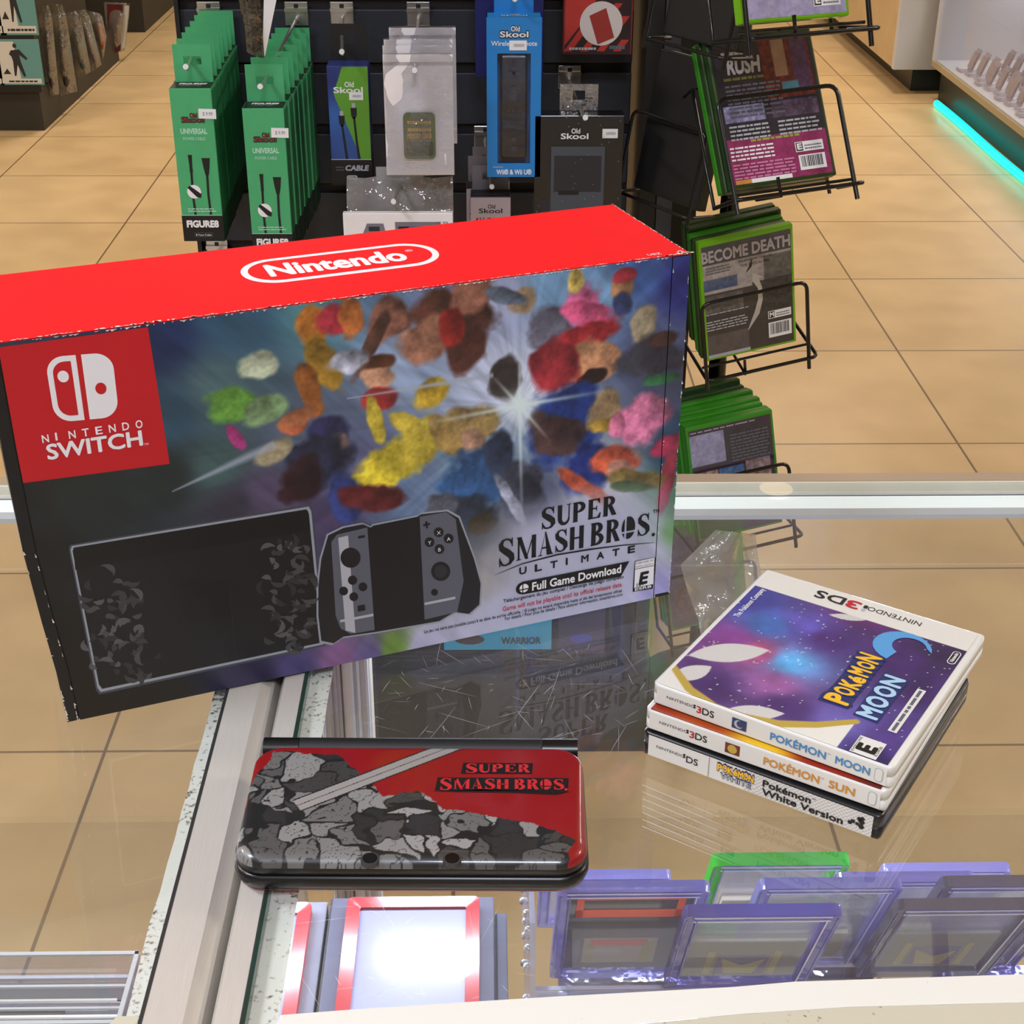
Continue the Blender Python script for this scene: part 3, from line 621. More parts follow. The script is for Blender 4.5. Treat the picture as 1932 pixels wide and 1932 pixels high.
# printed picture of the docked console
GLOW = mat('white glow print', (150, 156, 166), .5)
outl = [(165, 300), (170, 285), (1112, 130), (1122, 148), (1172, 670), (285, 857), (272, 840)]
cxm = sum(p[0] for p in outl)/7; cym = sum(p[1] for p in outl)/7
GLOW2 = mat('grey glow print', (66, 70, 78), .5)
m.poly(Z3([(cxm+(x-cxm)*1.034, cym+(y-cym)*1.06) for x, y in outl])[::-1], GLOW2, MF, .00008)
m.poly(Z3([(cxm+(x-cxm)*1.019, cym+(y-cym)*1.033) for x, y in outl])[::-1], GLOW, MF, .00013)
m.poly(Z3(outl)[::-1], mat('console black', (20, 21, 23), .5), MF, .0002)
m.poly(Z3([(168, 292), (1118, 135), (1128, 215), (176, 375)])[::-1], mat('console edge black', (12, 12, 13), .5), MF, .00025)
rs = random.Random(4)
for (cx, cy, rx, ry, n) in ((330, 480, 130, 100, 26), (360, 690, 150, 110, 32), (1040, 330, 100, 90, 22), (1030, 500, 120, 120, 30), (1060, 640, 90, 60, 16), (420, 800, 90, 30, 8)):
    for k in range(n):                                      # faint engraved swirls, no figure
        a = rs.uniform(0, 2*PI); q_ = rs.uniform(0, 1)**.5; x, y = cx+rx*q_*math.cos(a), cy+ry*q_*math.sin(a); r0 = rs.uniform(14, 44); a0 = rs.uniform(0, 6)
        p = Z3([(x+r0*math.cos(a0+t*.35), y+r0*.8*math.sin(a0+t*.35)) for t in range(7)]); g = rs.choice([44, 56, 70, 84])
        m.stroke(p, [.0003, .0012, .0024, .003, .0024, .0012, .0003], mat('engraving %d' % g, (g, g, g+2), .5), MF, .0003+k*1e-6)
m.stroke(Z3([(800, 440), (826, 738)]), .0003, DGREY, MF, .0003)
for X0, X1 in ((600, 690), (705, 800)):
    m.poly(Z3([(X0, 430), (X1, 412), (X1+15, 560), (X0+20, 585)])[::-1], mat('ghost emblem', (14, 14, 15), .5), MF, .00028)
# printed picture of the controller grip
G_ = [(1160, 440), (1172, 330), (1200, 235), (1262, 205), (1340, 190), (1375, 205), (1380, 196), (1560, 160), (1575, 150), (1680, 138), (1728, 165), (1790, 330), (1817, 430), (1812, 515), (1770, 553), (1712, 545), (1650, 582), (1400, 625), (1262, 645), (1222, 672), (1172, 662), (1160, 560)]
m.poly(Z3([(1490+(x-1490)*1.022, 400+(y-400)*1.03) for x, y in G_])[::-1], GLOW, MF, .0003); m.poly(Z3(G_)[::-1], mat('grip black', (27, 28, 33), .5), MF, .00036)
m.poly(Z3([(1212, 262), (1235, 232), (1358, 203), (1388, 618), (1292, 634), (1250, 612), (1230, 560)])[::-1], GREYP, MF, .0004)
m.poly(Z3([(1240, 245), (1280, 235), (1310, 630), (1270, 620)])[::-1], LGREY, MF, .00045)
m.poly(Z3([(1362, 204), (1570, 160), (1590, 582), (1388, 622)])[::-1], mat('tablet black', (20, 21, 26), .45), MF, .0004)
m.poly(Z3([(1570, 160), (1678, 140), (1716, 170), (1748, 420), (1722, 545), (1590, 576)])[::-1], GREYP, MF, .0004)
def dot(x, y, r, mm, z=.0005): m.poly(Z3([(x+r*math.cos(k*PI/10), y+r*math.sin(k*PI/10)) for k in range(20)])[::-1], mm, MF, z)
BTN = mat('button black', (22, 22, 26), .5)
for x, y, r in ((1290, 325, 41), (1298, 416, 19), (1340, 443, 18), (1262, 460, 18), (1303, 483, 18), (1647, 222, 20), (1687, 247, 20), (1610, 262, 20), (1650, 290, 20), (1655, 380, 39), (1630, 465, 14)): dot(x, y, r, BTN)
dot(1655, 380, 26, DGREY, .0006)
for ch, x, y in (('X', 1647, 222), ('A', 1687, 247), ('Y', 1610, 262), ('B', 1650, 290)):
    p = Z3([(x, y+9)])[0]; m.text(ch, p[0], p[1], None, .0021, WHITE, MF, .0007, 0, 0, 'c')
m.poly(Z3([(1320, 238), (1348, 233), (1349, 243), (1321, 248)])[::-1], BTN, MF, .0005); m.poly(Z3([(1318, 520), (1348, 514), (1350, 538), (1320, 544)])[::-1], BTN, MF, .0005)
for p in ([(1584, 194), (1612, 188)], [(1596, 178), (1600, 206)]): m.stroke(Z3(p), .0012, BTN, MF, .0005)
m.stroke(Z3([(1248, 582), (1382, 556)]), .0016, LGREY, MF, .00055); m.stroke(Z3([(1590, 512), (1714, 487)]), .0016, LGREY, MF, .00055)
for k in range(130):
    x = random.uniform(seam0, seam1); w = random.uniform(.0004, .003)
    m.poly([(x, BXH-.0002), (x+w*.3, BXH-random.uniform(.0004, .0013)), (x+w, BXH-.0002)], WEAR, MF, .0008)
part(m, 'front_panel', box, 'front panel with a colourful abstract burst, titles and a console picture')
for side in (0, 1):
    m = MB(); x0, x1 = ((0, seam0-.0006) if side == 0 else (seam1+.0006, BXW))
    if side: m.grid(fn, x0, x1, .002, BXH-.001, 14, 240, CARTONART, MF, -.0002)
    slab_x(m, x0, x1, .0003, .0014, DARKC)
    for k in range(40):
        y = random.uniform(0, BXH) if side else random.choice([random.uniform(0, .02), random.uniform(0, .1)]); xx = random.choice([x0, x1-.0008])
        m.poly([(xx, y), (xx+random.uniform(.0003, .0012), y), (xx+.0002, y+random.uniform(.0005, .003))], WEAR, MF, .0001)
    part(bow(m), 'end_flap', box)

# ------------------------------------------------------------------ the folded handheld console
HX, HY, HR = -.0340, .4855, -.0206
MH = T(HX, HY, ZC+.0004, HR)
hh_ = thing('handheld_console', 'folded red and black handheld console with a silver swirl lid', 'game console', MH)
HB = mat('handheld black', (13, 13, 14), .32, noise=.05, scale=200); HBM = mat('handheld matte black', (20, 20, 21), .55)
LIDM = canvas_mat('lid print', .42, .08, coat=.45); HRED = mat('handheld red', (150, 14, 22), .3, coat=.3)
def rr3(x0, x1, y0, y1, r, z): return [(x, y, z) for x, y in rrect(x0, x1, y0, y1, r, 6)]
def puck(mb, w, d, r, prof, mm, M=None, x0=None):
    return mb.loft([rr3(-w/2+i, w/2-i, i, d-i, max(.001, r-i), z) for i, z in prof], mm, M)
HW, HD = .1540, .0885
m = MB(); puck(m, HW, HD, .013, [(.004, .001), (.0014, .003), (.0004, .0055), (0, .0075), (.0006, .0098), (.002, .0102)], HB); part(m, 'base', hh_)
m = MB(); puck(m, HW-.004, HD-.006, .013, [(.003, 0), (.001, .0006), (.0006, .0016)], HRED, T(0, .002, 0)); part(m, 'bottom_plate', hh_, 'red bottom plate')
LT = .0203; ld = HD-.0095
m = MB(); puck(m, HW-.002, ld, .013, [(.0025, .0106), (.0008, .0112), (0, .0135), (.0002, .0155)], HB)
HF = Face(MH @ T(0, 0, LT))
def art_lid():
    bpx = [(520, 1418), (640, 1424), (700, 1475), (720, 1500), (790, 1492), (830, 1525), (900, 1535), (960, 1545), (1010, 1555), (1052, 1572), (1084, 1588), (1064, 1640), (440, 1660), (440, 1590), (470, 1480)]
    poly = [HF.q(*p) for p in bpx]
    sA, sB = HF.q(560, 1520), HF.q(842, 1412)
    # inside test on the arrays
    def inside(X, Y):
        r = np.zeros(X.shape, bool); n = len(poly)
        for i in range(n):
            (xa, ya), (xb, yb) = poly[i], poly[(i+1) % n]
            c = ((ya > Y) != (yb > Y)) & (X < (xb-xa)*(Y-ya)/((yb-ya) if yb != ya else 1e-9)+xa); r ^= c
        return r
    ys = [HF.q(700, v)[1] for v in (1640, 1600)]
    def fn(X, Y):
        C = np.empty(X.shape+(3,)); C[:] = (138, 6, 14)
        wx = X+.004*(fbm(X*150, Y*150, 5)-.5); wy = Y+.004*(fbm(X*150+7, Y*150, 6)-.5)
        ins = inside(wx, wy)
        idx, edge = voronoi(X, Y*1.15, 110, 12, -.08, .08, 0, .11)
        shades = np.random.RandomState(2).choice([58, 80, 102, 122, 134, 146, 40], 200)
        g = shades[idx][..., None]*np.array((1., .99, .97))
        sw = fbm(X*90, Y*90, 21); ln = np.abs(np.sin(sw*22))
        ink = (edge < .0011) | (ln < .10)
        g = np.where(ink[..., None], np.array((24, 24, 25)), g)
        C = np.where(ins[..., None], g, C)
        dx, dy = sB[0]-sA[0], sB[1]-sA[1]; L = math.hypot(dx, dy); t = ((X-sA[0])*dx+(Y-sA[1])*dy)/L/L; d = ((X-sA[0])*dy-(Y-sA[1])*dx)/L
        bar = (t > 0) & (t < 1.1) & (np.abs(d) < .0042); C = np.where(bar[..., None], np.array((150, 146, 142)), C)
        ed = (t > 0) & (t < 1.1) & ((np.abs(np.abs(d)-.0042) < .0004) | (np.abs(d) < .0002)); C = np.where(ed[..., None], np.array((30, 28, 28)), C)
        return C
    return fn
lfn = art_lid(); nx, ny = 330, 180
a_ = np.linspace(-1, 1, nx); b_ = np.linspace(-1, 1, ny); A_, B_ = np.meshgrid(a_, b_); hw, hd, rc = (HW-.002)/2, ld/2, .013
Xg, Yg = A_*hw, B_*hd; qx, qy = np.abs(Xg)-(hw-rc), np.abs(Yg)-(hd-rc); out = (qx > 0) & (qy > 0); ll = np.maximum(np.hypot(qx, qy), 1e-9)
mxq = np.maximum(qx, qy); sc_ = np.where(out, mxq/ll, 1); Xg = np.sign(Xg)*np.where(out, hw-rc+qx*sc_, np.abs(Xg)); Yg = np.sign(Yg)*np.where(out, hd-rc+qy*sc_, np.abs(Yg))
qx, qy = np.abs(Xg)-(hw-rc), np.abs(Yg)-(hd-rc); dist = np.where((qx > 0) & (qy > 0), rc-np.hypot(np.maximum(qx, 0), np.maximum(qy, 0)), np.minimum(hw-np.abs(Xg), hd-np.abs(Yg)))
er = np.where(Yg < 0, .0062, .0026); er = .0062+(.0026-.0062)*np.clip((Yg+hd*.6)/(hd*1.3), 0, 1)
Zg = LT-np.minimum(.0048, er*.85)*(1-np.sqrt(np.clip(1-(1-np.clip(dist/er, 0, 1))**2, 0, 1)))
Cg = np.clip(lfn(Xg, Yg+hd), 0, 255)/255; Cg = np.where(Cg <= .04045, Cg/12.92, ((Cg+.055)/1.055)**2.4)
vv = np.stack([Xg, Yg+hd, Zg], -1).reshape(-1, 3).tolist()
m.add(vv, [(j*nx+i, j*nx+i+1, (j+1)*nx+i+1, (j+1)*nx+i) for j in range(ny-1) for i in range(nx-1)], LIDM, None, True, [(*c, 1) for c in Cg.reshape(-1, 3).tolist()])
ML = T(0, 0, LT+.0001); LRED = mat('lid title red', (190, 40, 44), .35)
def putl(txt, A, B, hpx, big):
    a, b = HF.q(*A), HF.q(*B); h = HF.q(A[0], A[1]-hpx)[1]-a[1]; y = (a[1]+b[1])/2
    rs = random.Random(len(txt)); pad = .0009
    m.poly([(a[0]-pad*2, y-pad), (b[0]+pad, y-pad), (b[0]+pad*1.6, y+h+pad), (a[0]-pad, y+h+pad)], BLACK, ML, 0)
    serif_line(m, txt, a[0], y, b[0]-a[0], h, LRED, ML, .0001, big)
putl('SUPER', (877, 1457), (1000, 1459), 16, 1.1); putl('SMASH BROS', (828, 1488), (1068, 1492), 20, 1.15)
m.disc(*HF.q(1068, 1490), .0008, LRED, ML, .0001)
m.poly([HF.q(*p) for p in ((812, 1493), (900, 1490), (1078, 1494), (1050, 1500), (960, 1496), (870, 1495))][::-1], BLACK, ML, 0)
part(m, 'lid', hh_, 'glossy red lid printed with a silver and black swirl pattern')
m = MB(); yb = HD-.0048
for x0, x1, mm in ((-.0742, -.0575, HB), (-.0572, .0572, HBM), (.0575, .0742, HB)):
    m.loft([[(x, yb+.0052*math.cos(2*PI*k/16), .0152+.0052*math.sin(2*PI*k/16)) for k in range(16)] for x in (x0, x1)], mm)
m.box(-.0742, .0742, yb-.004, yb+.0035, .0095, .0150, HBM); part(m, 'hinge', hh_)
CAMM = mat('camera black', (8, 8, 9), .12); RIM = mat('silver rim', (70, 68, 68), .4, .3)
for u, v in ((698, 1619), (853, 1619)):
    x, y = HF.q(u, v); z = LT-.0011
    m = MB().cyl(x, y, z-.001, z+.0010, .0040, RIM); m.cyl(x, y, z, z+.0013, .0031, CAMM); part(m, 'camera_lens', hh_)
m = MB(); Mj = frame((-.0585, .0012, .0052), (1, 0, 0), (0, 0, 1)); m.cyl(0, 0, -.0005, .0004, .0026, mat('jack ring', (34, 34, 36), .4), Mj); m.cyl(0, 0, 0, .0006, .0017, mat('jack hole', (3, 3, 3), .6), Mj); part(m, 'headphone_jack', hh_)
# ------------------------------------------------------------------ three boxed games in a small stack
SHELLW = mat('white case plastic', (226, 224, 216), .35, noise=.015, scale=40, coat=.2); SHELLB = mat('black case plastic', (17, 17, 20), .35, coat=.2)
PAPER = mat('white insert', (224, 222, 214), .28, coat=.35); SEAM = mat('case seam', (150, 148, 142), .6); INK = mat('ink', (28, 26, 28), .5)
COVER = canvas_mat('cover picture', .3, coat=.4)
GL, GD = .1215, .1305
def game_case(name, label, A, B, z, th, shell, fill):
    a, b = P(*A, z=ZC+z+th), P(*B, z=ZC+z+th); r = math.atan2(b.y-a.y, b.x-a.x)
    Mc = T(a.x, a.y, ZC+z, r); t = thing(name, label, 'game case', Mc, 'boxed handheld games in the stack')
    m = MB(); pts = rrect(0, GL, 0, GD, .004, 4)
    h = th*.5
    prof = [(.0012, 0), (.0003, .0006), (0, .0018), (0, h-.0004), (.0008, h-.0003), (.0008, h+.0003), (0, h+.0004), (0, th-.0016), (.0004, th-.0005), (.0014, th-.0001)]
    m.loft([[(max(i, min(GL-i, x)), max(i, min(GD-i, y)), zz) for x, y in pts] for i, zz in prof], shell)
    part(m, 'case_shell', t)
    m = MB(); S_ = FRONT(0, -.00005, 0); fill(m, S_, T(0, 0, th), th, Face(Mc @ S_), Face(Mc @ T(0, 0, th))); part(m, 'cover_insert', t)
    return t
def spine(m, S_, th, dark=False):
    m.poly([(.003, .0012), (GL-.003, .0012), (GL-.003, th-.0012), (.003, th-.0012)], PAPER, S_, .0001)
def handheld_mark(m, S_, th, three):
    m.text('NINTENDO', .0085, th*.50, .0150, .0015, INK, S_, .0003)
    for k in (0, 1): m.prism(rrect(.0228, .0240, th*(.50+.10*k), th*(.57+.10*k), .0003, 2), .0002, .0003, INK, S_)
    x = .0245
    if three: m.text('3', x, th*.36, .0026, .0036, mat('red digit', (190, 30, 46), .5), S_, .0003, .02); x += .0030
    m.text('DS', x, th*.36, .0062, .0036, INK, S_, .0003, .012)
GOLD = mat('gold print', (190, 160, 66), .45); ORANGE = mat('orange print', (208, 140, 60), .5); BLUEP = mat('blue title', (74, 136, 186), .45); PURPLE = mat('purple print', (66, 44, 108), .45)
YEL = mat('yellow title', (240, 186, 40), .45); NAVY = mat('navy outline', (32, 44, 98), .45)
def jag(m, M, pts, mm, z): m.poly(pts, mm, M, z)
def fill_moon(m, S_, TM, th, SF, UF):
    spine(m, S_, th); handheld_mark(m, S_, th, True)
    m.poly([(.043, .0030), (.0505, .0030), (.0505, th-.003), (.043, th-.003)], mat('night blue icon', (52, 64, 100), .5), S_, .0003)
    m.disc(.0465, th/2, .0023, LGREY, S_, .0004); m.disc(.0473, th/2+.0004, .0018, mat('night blue icon', (52, 64, 100), .5), S_, .0005)
    m.text('POKÉMON', .0625, th*.34, .0275, .0038, BLUEP, S_, .0003, .03); m.text('TM', .0904, th*.34+.0030, .0016, .0009, BLUEP, S_, .0003); m.text('MOON', .0945, th*.34, .0165, .0038, BLUEP, S_, .0003, .03)
    m.prism(rrect(GL-.0085, GL-.0045, .0022, th-.0022, .0015, 3), .0002, .0003, LGREY, S_); m.prism(rrect(GL-.0081, GL-.0049, .0026, th-.0026, .0013, 3), .0003, .0004, PAPER, S_)
    q = UF.q
    px = [(1420, 1130, (58, 66, 150)), (1450, 1180, (66, 112, 190)), (1385, 1205, (120, 60, 130)), (1430, 1230, (180, 80, 130)), (1490, 1250, (90, 170, 226)), (1560, 1205, (66, 40, 108)), (1480, 1335, (70, 46, 108)), (1620, 1150, (96, 36, 96)), (1700, 1250, (66, 40, 106)),
          (1545, 1425, (96, 120, 190)), (1455, 1385, (120, 100, 160)), (1580, 1370, (110, 100, 180)), (1600, 1440, (56, 40, 108)), (1740, 1300, (58, 40, 96)), (1560, 1100, (80, 40, 96)), (1640, 1430, (48, 36, 90)), (1790, 1240, (50, 36, 80)), (1340, 1290, (70, 46, 104)), (1460, 1290, (150, 90, 150)), (1520, 1180, (90, 80, 170)), (1690, 1400, (80, 60, 130))]
    pts = [(*q(u, v), c) for u, v, c in px]
    WL = [(q(1375, 1232), .021, .0085, 40), (q(1305, 1270), .012, .006, 62), (q(1420, 1345), .015, .006, 30), (q(1490, 1395), .010, .005, 20), (q(1600, 1165), .010, .003, 18)]
    arc = [q(*p) for p in ((1268, 1255), (1300, 1300), (1345, 1332), (1400, 1352), (1470, 1366), (1540, 1368), (1615, 1362))]
    def fn(X, Y):
        C = idw(X, Y, pts, 3.2); C = C*(.82+.36*fbm(X*110, Y*110, 4))[..., None]
        for (x, y), a, b, g in WL:                          # pale lens shapes on the dark ground
            c_, s_ = math.cos(math.radians(g)), math.sin(math.radians(g)); u = ((X-x)*c_+(Y-y)*s_)/a; v = (-(X-x)*s_+(Y-y)*c_)/b
            k = (np.clip((1-u*u-np.abs(v))*14, 0, 1))[..., None]; C = C*(1-k)+np.array((206, 204, 198))*k
        st = fbm(X*900, Y*900, 31) > .83; C = np.where(st[..., None], 225, C)
        # the white lower corner beyond the gold arc
        d = np.full(X.shape, 9.); side = np.zeros(X.shape)
        for (xa, ya), (xb, yb) in zip(arc, arc[1:]):
            L = math.hypot(xb-xa, yb-ya); t = np.clip(((X-xa)*(xb-xa)+(Y-ya)*(yb-ya))/L/L, 0, 1); e = np.hypot(X-xa-t*(xb-xa), Y-ya-t*(yb-ya)); sd = (X-xa)*(yb-ya)-(Y-ya)*(xb-xa)
            side = np.where(e < d, sd, side); d = np.minimum(d, e)
        lim = (X < arc[-1][0])
        C = np.where(((side > 0) & lim)[..., None], np.array((226, 224, 214)), C)
        k = np.clip((.0028*np.clip(1.25-np.abs(X-arc[3][0])/.09, .2, 1)-d)*2500, 0, 1)[..., None]; C = C*(1-k)+np.array((186, 160, 72))*k
        w = (Y > .110); C = np.where(w[..., None], np.array((226, 224, 214)), C)
        return C
    m.grid(fn, .0030, GL-.0035, .0008, GD-.0035, 220, 220, COVER, TM, .00015)
    def RT(px, py): x, y = q(px, py); return TM @ frame((x, y, 0), (0, 1, 0), (-1, 0, 0))   # reads from the spine outwards
    # crescent mark
    cx, cy = q(1702, 1222)
    out = []
    for k in range(17): g = math.radians(-20+250*k/16); out.append((cx+.0145*math.cos(g+.5), cy+.0145*math.sin(g+.5)))
    inn = [(cx+.003+.0085*math.cos(math.radians(-5+220*k/16)+.5), cy+.002+.0085*math.sin(math.radians(-5+220*k/16)+.5)) for k in range(17)]
    LB = mat('crescent blue', (86, 158, 214), .4)
    for k in range(16): m.poly([out[k], out[k+1], inn[k+1], inn[k]], LB, TM, .0004)
    # word marks
    M1 = RT(1596, 1334); M2 = RT(1652, 1362)
    wob = [(0, 0, 1.15), (.0058, .0006, .95), (.0108, .0004, .95), (.0150, .0001, .85), (.0198, .0004, 1.0), (.0252, .0006, .85), (.0296, .0005, 1.1)]
    for (x, y, k), c in zip(wob, 'POKéMON'):
        x, y, k = x*1.38, y*1.3, k*1.36
        m.text(c, x-.0006, y-.0006, .0056*k, .0078*k, NAVY, M1, .0005, .13); m.text(c, x, y, .0046*k, .0070*k, YEL, M1, .0006, .05)
    m.poly([(a_*1.38, b_*1.38) for a_, b_ in [(-.0012, -.0012), (.0338, -.0010), (.0345, .0094), (.0195, .0086), (.010, .0086), (-.0014, .0098)]], NAVY, M1, .0004)
    LBT = mat('pale blue title', (170, 206, 228), .4)
    m.poly([(-.0012, -.0014), (.0402, -.0014), (.0412, .0112), (-.0008, .0108)], NAVY, M2, .00042)
    for i, c in enumerate('MOON'): m.text(c, .0002+.0101*i, .0002, .0088, .0094, LBT, M2, .0006, .05)
    # small print along the opening side
    M3 = RT(1691, 1385); m.poly([(0, 0), (.0400, 0), (.0400, .0042), (0, .0042)], PAPER, M3, .0004); dense(m, 1, .001, .0014, .038, .0034, GREYP, M3, .0005, 2)
    M4 = RT(1800, 1256); m.prism(rrect(0, .0125, 0, .0042, .0020, 4), .0003, .0004, WHITE, M4); m.prism(rrect(.0004, .0121, .0004, .0038, .0017, 4), .0004, .00045, INK, M4); m.text('Nintendo', .0018, .0013, .0090, .0018, WHITE, M4, .0005, .03)
    M5 = RT(1655, 1431); m.poly([(-.002, 0), (.0118, 0), (.0118, .0125), (-.002, .0125)], PAPER, M5, .0004); m.text('E', .0008, .0024, .0060, .0080, BLACK, M5, .0005, .06); m.text('EVERYONE', -.0012, .0109, .012, .0012, INK, M5, .0005); m.text('ESRB', .0005, .0005, .008, .0014, INK, M5, .0005)
    M6 = RT(1393, 1166); m.text('The Pokémon Company', 0, 0, .0330, .0030, WHITE, M6, .0004, .015)
    # heading strip, reading back towards the spine end
    xs = GL-.022; Mh = TM @ Matrix.Diagonal((1, 1, 1, 1)) @ frame((GL-.031, .1225, 0), (-1, 0, 0), (0, -1, 0)) @ Matrix.Diagonal((1.1, 1.1, 1, 1))
    m.text('NINTENDO', 0, -.0005, .026, .0036, INK, Mh, .0004, 0); m.prism(rrect(.0262, .0282, -.0006, .0022, .0006, 2), .0003, .0004, INK, Mh); m.prism(rrect(.0262, .0282, .0028, .0052, .0006, 2), .0003, .0004, LGREY, Mh)
    m.text('3', .0295, -.0012, .0070, .0066, mat('red digit', (190, 30, 46), .5), Mh, .0004, .03); m.text('DS', .0372, -.0012, .0150, .0066, INK, Mh, .0004, .02)
def fill_sun(m, S_, TM, th, SF, UF):
    spine(m, S_, th); handheld_mark(m, S_, th, True)
    m.poly([(.043, .0030), (.0505, .0030), (.0505, th-.003), (.043, th-.003)], mat('dark red icon', (110, 50, 36), .5), S_, .0003); m.disc(.0467, th/2, .0024, GOLD, S_, .0004)
    m.text('POKÉMON', .0625, th*.32, .0275, .0040, ORANGE, S_, .0003, .03); m.text('TM', .0904, th*.32+.0030, .0016, .0009, ORANGE, S_, .0003); m.text('SUN', .0945, th*.32, .0125, .0040, ORANGE, S_, .0003, .03)
    m.prism(rrect(GL-.0085, GL-.0045, .0022, th-.0022, .0015, 3), .0002, .0003, LGREY, S_); m.prism(rrect(GL-.0081, GL-.0049, .0026, th-.0026, .0013, 3), .0003, .0004, PAPER, S_)
    fn = lambda X, Y: idw(X, Y, [(.0, .0, (150, 50, 24)), (.03, .0, (170, 70, 26)), (.06, 0, (236, 190, 40)), (.09, 0, (150, 40, 26)), (.12, 0, (110, 34, 28)), (.06, .1, (200, 90, 30))], 3)
    m.grid(fn, .0030, GL-.0035, .0004, GD-.004, 60, 30, COVER, TM, .0001)
def fill_white(m, S_, TM, th, SF, UF):
    fn = lambda X, Y: np.where(((X > .055) & ((np.floor(X/.0011)+np.floor(Y/.0011)) % 2 > 0))[..., None], np.array((188, 186, 184)), np.array((222, 220, 214)))
    m.grid(fn, .0040, GL-.0040, .0008, th-.0008, 220, 24, COVER, S_, .0001); handheld_mark(m, S_, th, False)
    m.poly([(.0362, .001), (.0366, .001), (.0366, th-.001), (.0362, th-.001)], SEAM, S_, .0003)
    for i, c in enumerate('POKéMON'): m.text(c, .0405+.0027*i, th*.52+.0004*(i % 2), .0030, .0042, NAVY, S_, .0003, .12); m.text(c, .0407+.0027*i, th*.53+.0004*(i % 2), .0026, .0036, YEL, S_, .0004, .05)
    m.text('WHITE', .0425, th*.24, .0160, .0030, DGREY, S_, .0003, .07); m.text('WHITE', .0428, th*.25, .0154, .0026, LGREY, S_, .0004, .02)
    m.text('Pokémon', .0640, th*.54, .0240, .0036, INK, S_, .0003, .035); m.text('TM', .0884, th*.54+.0026, .0018, .0010, INK, S_, .0003); m.text('White Version', .0640, th*.18, .0400, .0036, INK, S_, .0003, .035)
    for k in range(7): m.disc(.1100+random.uniform(-.003, .003), th*.5+random.uniform(-.003, .003), random.uniform(.0008, .0016), INK, S_, .0003, n=6)
game_case('game_case', 'white spined handheld game with black case ends, bottom of the stack of three', (1211, 1378), (1657, 1541), .0003, .0135, SHELLB, fill_white)
game_case('game_case', 'white handheld game with orange spine title, middle of the stack of three', (1216, 1335), (1668, 1493), .0142, .0118, SHELLW, fill_sun)
game_case('game_case', 'white handheld game with purple cover and blue spine title, top of the stack', (1230, 1287), (1679, 1448), .0265, .0118, SHELLW, fill_moon)

# ------------------------------------------------------------------ inside the counters: clear risers, cased cards, boards
def rim_case(mb_rim, mb_win, w, l, th, rw, rimm, win, M=None, r=.004):
    o, i = rrect(0, w, 0, l, r, 5), rrect(rw, w-rw, rw, l-rw, max(.001, r-rw*.5), 5)
    O0 = [(x, y, 0) for x, y in o]; O1 = [(x, y, th) for x, y in o]; I1 = [(x, y, th*.86) for x, y in i]; I0 = [(x, y, th*.14) for x, y in i]
    mb_rim.loft([O0, O1, I1, I0, O0], rimm, M, False, False)
    if win: mb_win.prism(rrect(rw*.9, w-rw*.9, rw*.9, l-rw*.9, .001, 3), th*.3, th*.62, win, M)
LILAC = clear_mat('lilac acrylic rim', (206, 206, 250), .5, .12, haze=.32, haze_rgb=(176, 172, 246), wrinkle=.3)
VIOLET = clear_mat('violet acrylic rim', (186, 182, 244), .5, .1, haze=.40, haze_rgb=(124, 116, 214), wrinkle=.3)
SMOKE = clear_mat('smoke violet rim', (190, 190, 212), .5, .1, haze=.36, haze_rgb=(120, 118, 152), wrinkle=.3)
GREENR = clear_mat('green acrylic', (120, 240, 140), .4, .08, haze=.62, haze_rgb=(20, 214, 60))
REDR = clear_mat('red acrylic rim', (250, 160, 168), .2, .14, haze=.5, haze_rgb=(236, 92, 102))
WIN = clear_mat('clear window', (247, 248, 252), .14, .05, haze=.09, haze_rgb=(222, 224, 244))
ACR = clear_mat('clear acrylic sheet', (250, 250, 253), .12, .04, haze=.05, haze_rgb=(200, 202, 232))
ACRE = clear_mat('acrylic edge', (226, 228, 244), .6, .1, haze=.4, haze_rgb=(206, 208, 236))
TILT = math.radians(63)
RIMD = mat('violet rim line', (84, 78, 170), .3, coat=.4); RIMH = mat('painted rim highlight', (226, 226, 250), .2, coat=.4)  # the pale lines are highlights painted on the rims
CARDY = mat('yellow card print', (190, 186, 92), .5); CARDP = mat('violet card print', (104, 92, 150), .5); CARDG = mat('grey card print', (140, 142, 134), .5); CARDR = mat('orange card frame', (240, 92, 62), .5); CARDD = mat('dark card print', (60, 62, 74), .5); CARDB = mat('cream card print', (196, 186, 168), .5)
